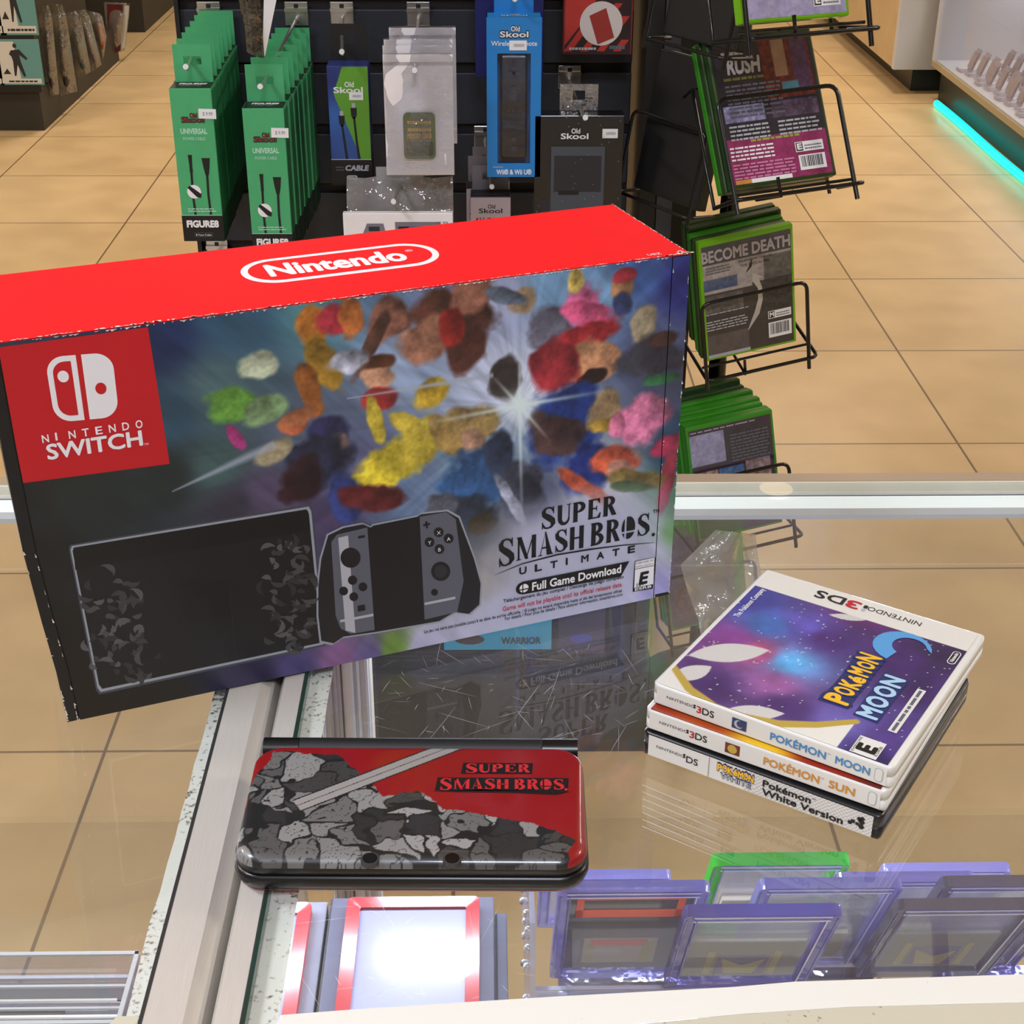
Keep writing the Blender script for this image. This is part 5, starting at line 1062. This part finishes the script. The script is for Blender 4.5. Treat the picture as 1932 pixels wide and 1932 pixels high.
# black carton with a printed grey dock, clear hanger
def f_dock(m, S_, w, h, d):
    G1 = mat('slate dock print', (70, 76, 86), .5); G2 = mat('dark dock print', (38, 38, 44), .45)
    skool(m, -.006, h-.030, .036, S_); sticker(m, .030, h-.029, .020, .012, S_, '19.99')
    m.poly([(-.036, -.0), (.034, .0), (.034, .090), (-.036, .090)], G1, S_, .0003); m.poly([(-.050, .0), (-.036, .0), (-.036, .020), (-.050, .020)], G2, S_, .0003); m.poly([(-.032, .030), (.030, .030), (.030, .078), (-.032, .078)], G2, S_, .0005); m.poly([(-.026, .026), (.001, .026), (.001, .032), (-.026, .032)], BLACK, S_, .0006)
    rs = random.Random(2)
    for k in range(26): m.disc(rs.uniform(-w/2, w/2), rs.uniform(0, h), .0005, LGREY, S_, .0007, n=6)
carton('dock_carton', 'black carton with a printed grey dock on a clear hanger, right of the azure carton', 'carton', .1210, 1.93, .960, .116, .03, .130, mat('black gloss carton', (20, 20, 23), .25, coat=.4), f_dock)
t = thing('clear_hanger', 'clear plastic hanger strip above the black dock carton', 'hanger', T(.121, 1.955, 1.0905)); m = MB(); tabbed(m, .05, .0, .034, .002, clear_mat('hanger film', (240, 240, 244), .5, .08, haze=.16, haze_rgb=(150, 150, 156), wrinkle=.8), .008, .006); part(m, 'strip', t)
hook(.119, 1.099, .1240, 1.865, 1.103, 'steel hook with a white tip above the black dock carton')
# grey av cable cartons
GRYC = mat('grey carton', (128, 122, 128), .5, noise=.03, scale=60); PINKC = mat('pale mauve print', (190, 176, 186), .5)
def f_av(m, S_, w, h, d):
    m.box(-w/2-.0002, w/2+.0002, -.0002, d, 0, h-.001, PINKC); skool(m, 0, h-.022, .032, S_, DGREY, PINKC); m.text('AV CABLE', -w/2+.004, h-.036, w-.008, .0072, mat('dull red lettering', (140, 46, 56), .5), S_, .0003, .05, .15)
    m.box(-w/2+.0002, w/2-.0002, .001, d-.001, h, h+.0004, DGREY); m.text('AV CABLE', -.021, .010, .034, .0050, GREYP, T(0, 0, h+.0004), .0002, .04, .15)
av0, av1 = P(888, 372, y=1.972), P(963, 372, y=1.972)
for k, lab in enumerate(['frontmost', 'middle', 'hindmost']):
    carton('cable_box', 'grey and mauve av cable carton on the low hook, %s of three' % lab, 'carton', (av0.x+av1.x)/2-.006*(k == 1), 1.972+.041*k, av0.z-.105, av1.x-av0.x, .036, .105, GRYC, f_av, .034+.002*k)['group'] = 'av cable cartons on the low hook'
hook(-.001, 1.014, P(928, 352, y=1.95).x, 1.95, P(928, 352, y=1.95).z, 'steel hook with a white tip holding the grey av cable cartons')
# black and white item hanging in front of the right green row
t = thing('bagged_cable', 'dark clear bag with a curled white card above the right row of green cartons', 'packet', T(-.262, 1.80, 1.19)); m = MB()
m.loft([[(-.022+.012*v, .004*math.sin(v*2), .0+.013*v*v*.5), (-.010+.010*v, -.004, .002+.06*v*.3), (.004+.006*v, 0, .012*v)] for v in (0, .5, 1)], FILM, caps=False, closed=False)
m.v = []; m.f = []; m.m = []; m.sm = []
m.loft([[(-.002+.006*v, .0, .010*v), (.006+.020*v, .003, .012*v*1.0)] for v in np.linspace(0, 10, 9)*.5], WHITE, smooth=True, caps=False, closed=False)
m.v = [(min(.034, x*.34+.0), y, z*2.0) for x, y, z in m.v]; part(m, 'card', t)
m = MB(); n = 7; m.loft([[(-.026+.028*u/(n-1)+.003*(1-v)*(0 if u else 1)+.01*(1-v)**2*(u < 2), -.002-.012*math.sin(PI*u/(n-1)), .012+.09*v-.014*(u/(n-1))*(1-v)) for u in range(n)] for v in np.linspace(0, 1, 7)], clear_mat('dark bag film', (120, 122, 120), .5, .1, haze=.2, haze_rgb=(60, 62, 58), wrinkle=.8), smooth=True, caps=False, closed=False); part(m, 'clear_bag', t)
# low products seen through the counter glass
def f_war(m, S_, w, h, d):
    m.text('WARRIOR', .005, .012, .064, .0115, mat('dull blue lettering', (40, 72, 96), .5), S_, .0003, .06); m.disc(-.045, .020, .024, mat('slate print', (62, 58, 62), .5), S_, .0003, ry=.0095, n=14)
carton('headset_carton', 'sky blue carton with dark lettering low on the stand, seen through the counter glass', 'carton', .015, 2.0, .222, .172, .09, .16, mat('sky carton', (50, 178, 240), .4), f_war)
carton('violet_carton', 'dark violet carton low on the stand, right of the sky blue one', 'carton', .150, 2.02, .200, .075, .08, .16, mat('dark violet carton', (52, 44, 96), .35), lambda m, S_, w, h, d: m.disc(.0, .030, .018, mat('painted blue glow', (40, 44, 190), .4), S_, .0003, ry=.009))  # the blue disc paints in a reflected glow
for x, z_, lab in ((.015, .40, 'sky blue carton'), (.150, .385, 'dark violet carton')): hook(x, z_+.03, x, 2.05, z_+.02, 'low steel hook above the '+lab)
carton('black_carton', 'plain black carton standing on the base deck of the slat wall stand', 'carton', -.02, 2.04, .1605, .34, .06, .055, BLK, lambda m, S_, w, h, d: dense(m, 3, -.15, .03, .28, .008, DGREY, S_, .0003, 5))

# ------------------------------------------------------------------ the wire rack of boxed games at the end of the stand
WIRE = mat('black wire', (18, 18, 20), .3, .3, coat=.3); LIME = mat('lime case plastic', (112, 182, 14), .25, coat=.3); GRN = mat('green case plastic', (48, 132, 26), .3, coat=.3); DGRN = mat('shade green case plastic', (30, 62, 16), .35, coat=.2)
BACKP = canvas_mat('game back print', .25, coat=.5)
def rects(L, base, seed=0, noise=.25, sc=260):
    def fn(X, Y):
        C = np.empty(X.shape+(3,)); C[:] = base
        for x0, x1, y0, y1, c in L:
            k = (X/.13 > x0) & (X/.13 < x1) & (Y/.18 > y0) & (Y/.18 < y1)
            if not isinstance(c[0], tuple): C[k] = c
            else:                                           # a busy picture tile from two tones
                n_ = fbm(X*sc, Y*sc, seed+int(x0*50)+int(y0*70))[..., None]; C = np.where(k[..., None], np.array(c[0])*n_+np.array(c[1])*(1-n_), C)
        return C*(1-noise/2+noise*fbm(X*sc*.4, Y*sc*.4, seed+3))[..., None]
    return fn
def rfr(q):
    x, y, z, a, ph, ro = q; dx = Vector((math.cos(a), math.sin(a), 0)); back = Vector((-math.sin(a), math.cos(a), 0)); up = Vector((0, 0, 1))*math.cos(ph)+back*math.sin(ph)
    c, s_ = math.cos(ro), math.sin(ro); dx, up = c*dx+s_*up, -s_*dx+c*up; return frame((x, y, z), dx, up)
CW, CH, CT = .135, .182, .0142
def boxed(label, M, shell, fn=None, fill=None, group='boxed games in the wire rack'):
    t = thing('game_case', label, 'game case', M, group); m = MB()
    m.box(0, CW, 0, CH, -CT, 0, shell, bev=.002); m.box(.002, CW-.002, .002, CH-.002, -CT*.5-.0004, -CT*.5+.0004, shell) ; part(m, 'case_shell', t); m = MB()
    if fn: m.grid(fn, .004, CW-.004, .004, CH-.006, 110, 150, BACKP, None, .0002)
    else: m.box(.004, CW-.004, .004, CH-.006, .0, .0002, DGREY)
    if fill: fill(m)
    part(m, 'cover_insert', t)
def barcode(m, x, y, w, h, z=.0006):
    m.poly([(x, y), (x+w, y), (x+w, y+h), (x, y+h)], WHITE, None, z); rs = random.Random(3); u = x+w*.08
    while u < x+w*.9: d = rs.uniform(.0005, .0016); m.poly([(u, y+h*.2), (u+d, y+h*.2), (u+d, y+h*.92), (u, y+h*.92)], DGREY, None, z+.0001); u += d+rs.uniform(.0005, .0014)
def rate(m, x, y, w, h, ch='E', z=.0006):
    m.poly([(x, y), (x+w, y), (x+w, y+h), (x, y+h)], WHITE, None, z); m.poly([(x+.001, y+.001), (x+h*.8, y+.001), (x+h*.8, y+h-.001), (x+.001, y+h-.001)], BLACK, None, z+.0001); m.text(ch, x+.0022, y+.003, h*.55, h*.55, WHITE, None, z+.0002, .05); dense(m, 2, x+h, y+h*.5, w-h*1.2, h*.3, GREYP, None, z+.0001, 4)
HEADG = mat('pale grey heading', (176, 172, 178), .45); OLIVE = mat('olive lettering', (110, 110, 50), .5)
def fill_rush(m):
    m.text('RUSH', .020, .135, .042, .018, HEADG, None, .0006, .05, .1); dense(m, 1, .016, .157, .030, .009, HEADG, None, .0006, 5)
    dense(m, 1, .014, .127, .056, .0072, OLIVE, None, .0006, 6); dense(m, 8, .014, .119, .070, .0052, GREYP, None, .0006, 1)
    dense(m, 4, .010, .071, .050, .0050, LGREY, None, .0006, 2); dense(m, 4, .072, .071, .054, .0050, LGREY, None, .0006, 6); dense(m, 1, .034, .0525, .062, .006, mat('lime lettering', (150, 160, 60), .5), None, .0006, 7)
    dense(m, 4, .006, .046, .055, .0046, WHITE, None, .0006, 8); dense(m, 5, .006, .026, .078, .004, mat('pink print', (206, 130, 170), .5), None, .0006, 9)
    rate(m, .088, .033, .036, .012); barcode(m, .090, .011, .034, .018); m.poly([(.006, .004), (.078, .004), (.078, .009), (.006, .009)], WHITE, None, .0006); m.poly([(.006, .004), (.026, .004), (.026, .009), (.006, .009)], ORANGE, None, .0007)
rush = rects([(0, 1, .52, 1, (46, 38, 50)), (.50, .98, .55, .97, ((150, 50, 44), (44, 26, 30))), (.62, .74, .70, .94, (150, 118, 96)), (.80, .96, .60, .95, ((92, 66, 110), (60, 40, 60))), (.66, .82, .60, .66, (70, 120, 136)), (0, 1, .32, .56, (44, 42, 52)), (.05, .45, .43, .54, ((190, 186, 220), (92, 90, 140))), (.52, .98, .43, .54, ((120, 100, 130), (50, 40, 60))), (0, 1, 0, .32, ((160, 60, 116), (134, 40, 84)))], (60, 50, 64), 5)
QS = [(.267, 1.600, 1.262, .40, .33, .0), (.290, 1.720, 1.053, .22, .52, .07), (.312, 1.960, .735, .19, -.08, .16)]
tr = P(1457, 772, y=1.99); M4_ = rfr((0, 0, 0, .20, .14, .13)); d4 = M4_.to_3x3() @ Vector((CW, CH, 0)); QS.append((tr.x-d4.x, tr.y-d4.y, tr.z-d4.z, .20, .14, .13))
QS.append((.296, 2.03, .235, .22, .16, .10))
def fill_death(m):
    m.text('BECOME DEATH', .003, .152, CW-.008, .016, HEADG, None, .0006, .04); m.text('AN AWESOME TAKE ON', .055, .142, .048, .0040, DGREY, None, .0006); m.text('THE APOCALYPSE', .058, .135, .042, .0040, DGREY, None, .0006); dense(m, 3, .008, .142, .036, .004, GREYP, None, .0006, 3)
    dense(m, 1, .004, .072, .062, .003, LGREY, None, .0006, 1); dense(m, 4, .004, .060, .060, .0042, LGREY, None, .0006, 5); rate(m, .094, .046, .034, .012, 'M'); barcode(m, .094, .016, .034, .024); m.poly([(.004, .004), (.066, .004), (.066, .009), (.004, .009)], LGREY, None, .0006)
    m.stroke([(.082, .118), (.078, .112), (.084, .098), (.084, .080), (.078, .060), (.064, .036)], [.018, .010, .006, .007, .008, .001], mat('pale plume', (186, 182, 172), .5), None, .0005); m.stroke([(.066, .126), (.072, .134), (.074, .144)], [.001, .004, .001], DGREY, None, .0006)
death = rects([(0, 1, .82, 1, (70, 68, 74)), (0, 1, .58, .82, ((178, 172, 170), (150, 142, 140))), (.70, 1, .58, .80, ((120, 118, 112), (70, 68, 66))), (.02, .40, .60, .70, ((92, 106, 140), (72, 82, 108))), (0, .46, .40, .56, ((112, 110, 108), (62, 60, 58))), (.56, 1, .34, .60, ((76, 76, 74), (34, 34, 32))), (0, .5, 0, .22, (88, 82, 82))], (62, 58, 58), 8)
def fill_low(m):
    dense(m, 9, .066, .155, .060, .0050, GREYP, None, .0006, 2); dense(m, 1, .006, .171, .10, .003, LGREY, None, .0006, 4); dense(m, 3, .04, .066, .08, .004, mat('mauve print', (150, 110, 140), .5), None, .0006, 7)
low = rects([(.02, .44, .66, .93, ((160, 160, 190), (120, 120, 156))), (.46, .98, .66, .93, (56, 52, 60)), (0, 1, .38, .62, (52, 38, 54)), (.03, .32, .40, .60, ((196, 176, 160), (80, 56, 70))), (.34, .64, .40, .60, ((70, 130, 180), (40, 60, 110))), (.66, .96, .42, .62, ((180, 160, 160), (80, 62, 74))), (0, 1, .22, .34, ((150, 80, 150), (100, 60, 110)))], (60, 52, 62), 12)
pale = rects([(0, 1, .0, 1, ((186, 182, 214), (150, 146, 186)))], (170, 166, 200), 17, .15)
murk = rects([(0, 1, .4, 1, ((110, 104, 130), (70, 66, 90))), (.1, .9, .1, .4, ((130, 100, 110), (60, 56, 66)))], (80, 76, 96), 21)
rk = thing('wire_rack', 'black wire game rack with tilted pockets at the end of the slat wall stand', 'rack', T(.37, 2.2, 0))
part(MB().cyl(.37, 2.21, 0, .02, .1, BLK, n=32).cyl(.37, 2.21, .02, 1.65, .014, WIRE), 'pole', rk, world=True)
specs = [('pale lavender boxed game in the top pocket of the wire rack', LIME, pale, lambda m: rate(m, .090, .012, .034, .012), 1), ('boxed game with a dark top and bright purple lower half on its back', DGRN, rush, fill_rush, 3), ('boxed game with a grey back and pale plume, below the purple one', LIME, death, fill_death, 5), ('boxed game with small screen pictures on its back in the lowest pocket above the counter', GRN, low, fill_low, 9), ('boxed game with a murky violet back seen through the counter glass', GRN, murk, None, 3)]
ords = ['first', 'second', 'third', 'fourth', 'fifth', 'sixth', 'seventh', 'eighth']; pk = ['top', 'purple game', 'grey plume game', 'lowest uncovered', 'glass covered']
for i, (lab, shell, fn, fill, nb) in enumerate(specs):
    M = rfr(QS[i]); boxed(lab, M, shell, fn, fill)
    for k in range(nb-1):
        sh = (DGRN, GRN, DGRN, DGRN)[k % 4] if i < 3 else (GRN if k < 5 else DGRN)  # darker greens put the shade behind the front case into the plastic
        boxed('green boxed game, %s behind the front one of the %s pocket' % (ords[k], pk[i]), M @ Matrix.Translation((random.uniform(-.004, .001), random.uniform(-.004, .002)+.002*k, -(CT+.0009)*(k+1))), sh)
    nb_ = max(nb, 3); back = -(CT+.0009)*nb_-.004; fr = .020; m = MB(); x0, x1 = -.007, CW+.010
    m.tube(fillet([(x0, -.034, fr), (x0, CH*.56, fr), (x1, CH*.56, fr), (x1, -.036, fr)], .014), .0028, WIRE, M=M)
    m.tube(fillet([(x0, -.010, back), (x0, -.018, fr+.003), (x1+.012, -.018, fr+.003), (x1+.012, -.006, back)], .010), .0026, WIRE, M=M)
    m.tube([(x0, -.008, fr-.020), (x1+.008, -.008, fr-.020)], .0020, WIRE, M=M)
    m.tube([(x0+.056, -.007, back), (x0+.056, -.020, fr+.003), (x0+.056, .002, fr+.003)], .0022, WIRE, M=M)
    for xx in (x0, x1): m.tube([(xx, -.012, back), (xx, CH*.75, back), (xx, CH*.75, back-.03)], .0024, WIRE, M=M)
    m.tube([(x0, CH*.75, back), (x1, CH*.75, back)], .0024, WIRE, M=M)
    part(m, 'wire_pocket', rk, world=True)
for i, q in enumerate([(.214, 1.86, 1.205, -1.0, .2, 0), (.198, 1.97, .985, -1.0, .2, 0), ]):
    M = rfr(q); boxed('boxed game darkened for shade on the left face of the rack, %s' % ('upper', 'lower')[i], M, mat('shade black case plastic', (16, 24, 14), .4), None, lambda m: m.box(.003, CW-.003, .003, CH-.003, .0002, .0004, BLK))  # plastic and cover blackened to stand in for shade on this face
    m = MB(); m.tube(fillet([(-.006, -.02, .02), (-.006, .10, .02), (.142, .10, .02), (.142, -.02, .02)], .012), .0024, WIRE, M=M); m.tube(fillet([(-.006, -.004, -.02), (-.006, -.008, .021), (.142, -.008, .021), (.142, -.004, -.02)], .01), .0024, WIRE, M=M); part(m, 'wire_pocket', rk, world=True)
# crumpled clear bag below the rack, seen through the glass
t = thing('clear_bag', 'crumpled clear bag of pale wrap hanging below the wire rack, seen through the glass', 'bag', T(.28, 1.86, .26)); m = MB(); rs = np.random.RandomState(4); rows = []
out = [((1350, 1000), (1425, 1008)), ((1310, 1040), (1432, 1060)), ((1284, 1066), (1440, 1110)), ((1296, 1110), (1446, 1150)), ((1306, 1140), (1400, 1170)), ((1318, 1170), (1360, 1180)), ((1326, 1230), (1345, 1225))]
for k, (a, b) in enumerate(out):
    r = []
    for u in np.linspace(0, 1, 9): p = P(a[0]+(b[0]-a[0])*u, a[1]+(b[1]-a[1])*u, y=1.86+.02*math.sin(u*7+k*2)+.012*rs.rand()); r.append((p.x, p.y, p.z))
    rows.append(r)
m.loft(rows, clear_mat('crumpled film', (240, 242, 242), .5, .12, haze=.38, haze_rgb=(196, 198, 192), wrinkle=1), smooth=True, caps=False, closed=False); part(m, 'film', t, world=True)

# ------------------------------------------------------------------ far left: a dark stand with pictures and bagged figures
STB = mat('dark stand side', (44, 40, 34), .6, noise=.1, scale=6); TEAL = mat('teal poster', (96, 150, 150), .5); PALEP = mat('pale poster', (206, 204, 198), .5); FIG = mat('dark poster figure', (34, 34, 38), .5)
t = thing('poster_stand', 'dark floor stand with teal framed pictures at the far left', 'shop stand', T(-2.2, 6.9, 0)); m = MB(); m.box(-2.6, -1.855, 6.30, 7.75, 0, .165, STB); m.box(-2.6, -1.99, 6.30, 7.75, .165, 1.6, STB); part(m, 'cabinet_body', t, world=True)
part(MB().box(-2.6, -1.835, 6.27, 6.30, .165, 1.6, BLK), 'front_frame', t, world=True)
for i, (v0, v1) in enumerate(((160, 74), (66, -60))):
    for j, (u0, u1) in enumerate(((0, 74-i*16), (-90, -4-i*2))):
        a, b = P(u0+2, v0, y=6.268), P(u1-2 if j == 0 else u1, v1, y=6.268); w, h = b.x-a.x, b.z-a.z; m = MB(); S_ = FRONT(a.x, 6.268, a.z); m.box(0, w, 0, h, -.0015, .001, TEAL, S_)
        m.poly([(w*.06, h*.05), (w*.5, h*.05), (w*.42, h*.95), (w*.06, h*.95)], PALEP, S_, .0015); m.poly([(w*.05, h*.03), (w*.95, h*.03), (w*.95, h*.14), (w*.05, h*.14)], PALEP, S_, .0018); dense(m, 1, w*.2, h*.06, w*.7, h*.08, FIG, S_, .002, i+j)
        cx = w*.44                                          # a plain dark standing silhouette
        m.disc(cx, h*.86, w*.045, FIG, S_, .002, ry=h*.05, n=12); m.poly([(cx-w*.10, h*.76), (cx+w*.09, h*.78), (cx+w*.26, h*.58), (cx+w*.22, h*.55), (cx+w*.08, h*.66), (cx+w*.09, h*.52), (cx-w*.08, h*.52), (cx-w*.10, h*.62), (cx-w*.15, h*.68)][::-1], FIG, S_, .002)
        m.poly([(cx-w*.08, h*.52), (cx+w*.09, h*.52), (cx+w*.17, h*.2), (cx+w*.12, h*.18), (cx+w*.01, h*.44), (cx-w*.05, h*.2), (cx-w*.09, h*.2)][::-1], FIG, S_, .002); m.poly([(w*.1, h*.24), (w*.28, h*.24), (w*.2, h*.36)], FIG, S_, .002)
        part(m, 'poster', t, world=True)
BF1 = clear_mat('figure bag film', (236, 234, 226), .5, .12, haze=.22, haze_rgb=(190, 180, 160), wrinkle=.8)
bags = [('clear hanging bag with a glint, nearest the poster stand', [(68, 10), (96, 10), (112, 178), (88, 182)], 6.45, (58, 50, 60), (70, 60)), ('clear hanging bag with a dark toy, second from the poster stand', [(90, 5), (122, 10), (146, 172), (112, 182)], 6.6, (64, 56, 58), (80, 90)), ('clear hanging bag with a grey blue toy, third from the poster stand', [(114, 25), (150, 20), (172, 135), (150, 148)], 6.9, (74, 92, 96), (60, 100)), ('clear hanging bag with a violet card, fourth from the poster stand', [(138, 20), (166, 18), (192, 122), (175, 134)], 7.15, (120, 104, 120), (60, 90)), ('clear hanging bag with an orange red toy, fifth from the poster stand', [(166, 20), (192, 26), (201, 70), (194, 120)], 7.4, (190, 84, 44), (70, 80)), ('hanging packet with a dark red card, farthest from the poster stand', [(196, 4), (246, 6), (236, 94), (205, 108)], 7.7, (92, 26, 30), (50, 60))]
for lab, q, Y, col, _ in bags:
    pts = [P(u, v, y=Y) for u, v in q]; c = sum(pts, Vector())/4; t = thing('bagged_toy', lab, 'packet', T(c.x, Y, c.z), 'bagged toys beside the poster stand')
    def bl(u, v, d): a = pts[0].lerp(pts[1], u); b = pts[3].lerp(pts[2], u); p = a.lerp(b, v); return (p.x-c.x, d, p.z-c.z)
    m = MB(); n = 7; red = col[0] > 85 and col[1] < 40
    for sgn in (-1, 1): m.loft([[bl(u/(n-1), v/8, sgn*.02*math.sin(PI*u/(n-1))*math.sin(PI*v/8)) for u in range(n)] for v in range(9)], BF1, smooth=True, caps=False, closed=False)
    part(m, 'clear_bag', t); m = MB(); mm = mat('bag content %d' % col[0], col, .5, noise=.35, scale=40)
    if red: m.loft([[bl(u, v, -.008), bl(u+.62 if u < .2 else u, v, -.008)] for u, v in ((.12, .03), (.12, .5), (.12, .97))], mm, smooth=False, caps=False, closed=False); m.loft([[bl(.80, v, -.006), bl(.97, v, -.006)] for v in (.05, .5, .95)], PALEP, smooth=False, caps=False, closed=False)
    else:
        rs = random.Random(col[0]); ring = lambda v, r: [(bl(.5+r*math.cos(2*PI*k/10), v, 0)[0], .012*math.sin(2*PI*k/10), bl(.5+r*math.cos(2*PI*k/10), v, 0)[2]) for k in range(10)]
        m.loft([ring(v, r) for v, r in ((.28, .05), (.36, .22), (.5, .30), (.62, .22), (.74, .30), (.88, .18), (.92, .03))], mm)
    part(m, 'toy' if not red else 'card', t)
t = thing('dark_stand', 'plain dark display stand beyond the bagged toys', 'shop stand', T(-2.1, 9.0, 0)); m = MB(); m.box(-2.6, -1.875, 8.5, 9.9, 0, 1.6, STB); part(m, 'cabinet_body', t, world=True); part(MB().box(-2.62, -1.87, 8.5, 9.9, 1.6, 1.63, BLK), 'top', t, world=True)

# ------------------------------------------------------------------ far right: white cabinets, a lit glass case and the cyan floor light
CABW = mat('white laminate', (196, 194, 198), .45, noise=.02, scale=8); CABT = mat('tan laminate', (196, 168, 124), .5, noise=.05, scale=10); KICK = mat('dark plinth', (26, 36, 36), .4); CYAN = mat('cyan tube', (0, 255, 246), .4, emit=1.15)
t = thing('cabinet', 'tall tan sided cabinet with a white near end at the far right', 'cabinet', T(2.3, 8.5, 0))
m = MB(); m.box(1.885, 2.6, 7.02, 10.4, .112, 1.9, CABT); part(m, 'cabinet_body', t, world=True); part(MB().box(1.88, 2.6, 6.98, 7.02, .11, 1.9, CABW, bev=.003), 'end_panel', t, world=True); part(MB().box(1.99, 2.55, 7.05, 10.3, 0, .112, KICK), 'plinth', t, world=True)
t = thing('glass_case', 'lit white glass case of clear stands with a cyan light along its foot', 'display case', T(2.4, 5.2, 0))
m = MB(); m.box(2.075, 2.8, 2.6, 6.88, 0, .145, KICK); part(m, 'plinth', t, world=True)
m = MB(); m.box(2.03, 2.8, 2.6, 6.90, .146, .172, mat('beige rail', (170, 150, 116), .5)); part(m, 'bottom_rail', t, world=True)
m = MB(); m.box(2.04, 2.8, 2.62, 6.88, .172, .178, CABW); part(m, 'case_floor', t, world=True)
m = MB(); m.box(2.03, 2.8, 6.86, 6.90, .172, 1.9, CABW); part(m, 'end_wall', t, world=True); part(MB().box(2.78, 2.8, 2.6, 6.86, .172, 1.9, CABW), 'rear_wall', t, world=True)
part(MB().box(2.032, 2.038, 2.6, 6.84, .172, 1.9, GLASSV), 'front_glass', t, world=True)
part(MB().box(2.10, 2.78, 2.6, 6.80, .60, .612, CABW), 'shelf', t, world=True)
m = MB(); m.tube([(2.024+.004*math.sin(k*.9), 6.72-.17*k,   .016) for k in range(26)], .0155, CYAN, n=8); part(m, 'light_tube', t, 'glowing cyan light tube', world=True)
area('case_light', (2.4, 5.2, .59), .3, 8, COOL, size_y=3.4)
l = area('cyan_glow', (2.0, 4.9, .03), .02, .6, (0, 1, .95), rot=(0, math.radians(100), 0), size_y=3.4)
CONT = mat('grey violet print', (150, 136, 150), .5, noise=.2, scale=60); GOLDI = mat('mustard box', (150, 136, 60), .5); ROSEI = mat('rose brown box', (128, 96, 92), .5, noise=.2, scale=40)
STN = clear_mat('stand acrylic', (238, 236, 246), .5, .1, haze=.35, haze_rgb=(206, 200, 222))
def stand():
    t = thing('clear_stand', '', 'display stand', None, 'clear stands in the lit glass case'); m = MB()
    M = Matrix.Rotation(.35, 4, 'Y'); m.box(-.003, .0, -.032, .032, 0, .10, STN, M); m.box(-.05, 0, -.032, .032, 0, .003, STN); m.box(-.052, -.049, -.032, .032, 0, .014, STN); part(m, 'easel', t)
    m = MB(); m.box(-.010, -.004, -.028, .028, .012, .085, CONT, M); part(m, 'card', t); return t
ps = stand(); k = 0
for r in range(3):
    for c in range(14):
        o = ps if k == 0 else copy_tree(ps); k += 1; o.location = (2.12+.14*r+.012*(c % 3), 6.62-.092*c-.03*r, .1785); o.rotation_euler = (0, 0, .0)
        o['label'] = 'clear stand in the lit case, %s from the far end, %s row' % (['first', 'second', 'third', 'fourth', 'fifth', 'sixth', 'seventh', 'eighth', 'ninth', 'tenth', 'eleventh', 'twelfth', 'thirteenth', 'fourteenth'][c], ['front', 'middle', 'back'][r])
for k, (y, mm, lab) in enumerate([(6.6, GOLDI, 'mustard box on the floor of the lit case behind the clear stands'), (6.25, ROSEI, 'rose brown box behind the clear stands in the lit case, right of the mustard one')]):
    t = thing('stock_box', lab, 'box', T(2.62, y, .1785)); part(MB().box(-.05, .05, -.14, .14, 0, .30, mm, bev=.004), 'carton_body', t); part(MB().box(-.051, -.05, -.10, .10, .06, .20, CABW), 'label_panel', t)
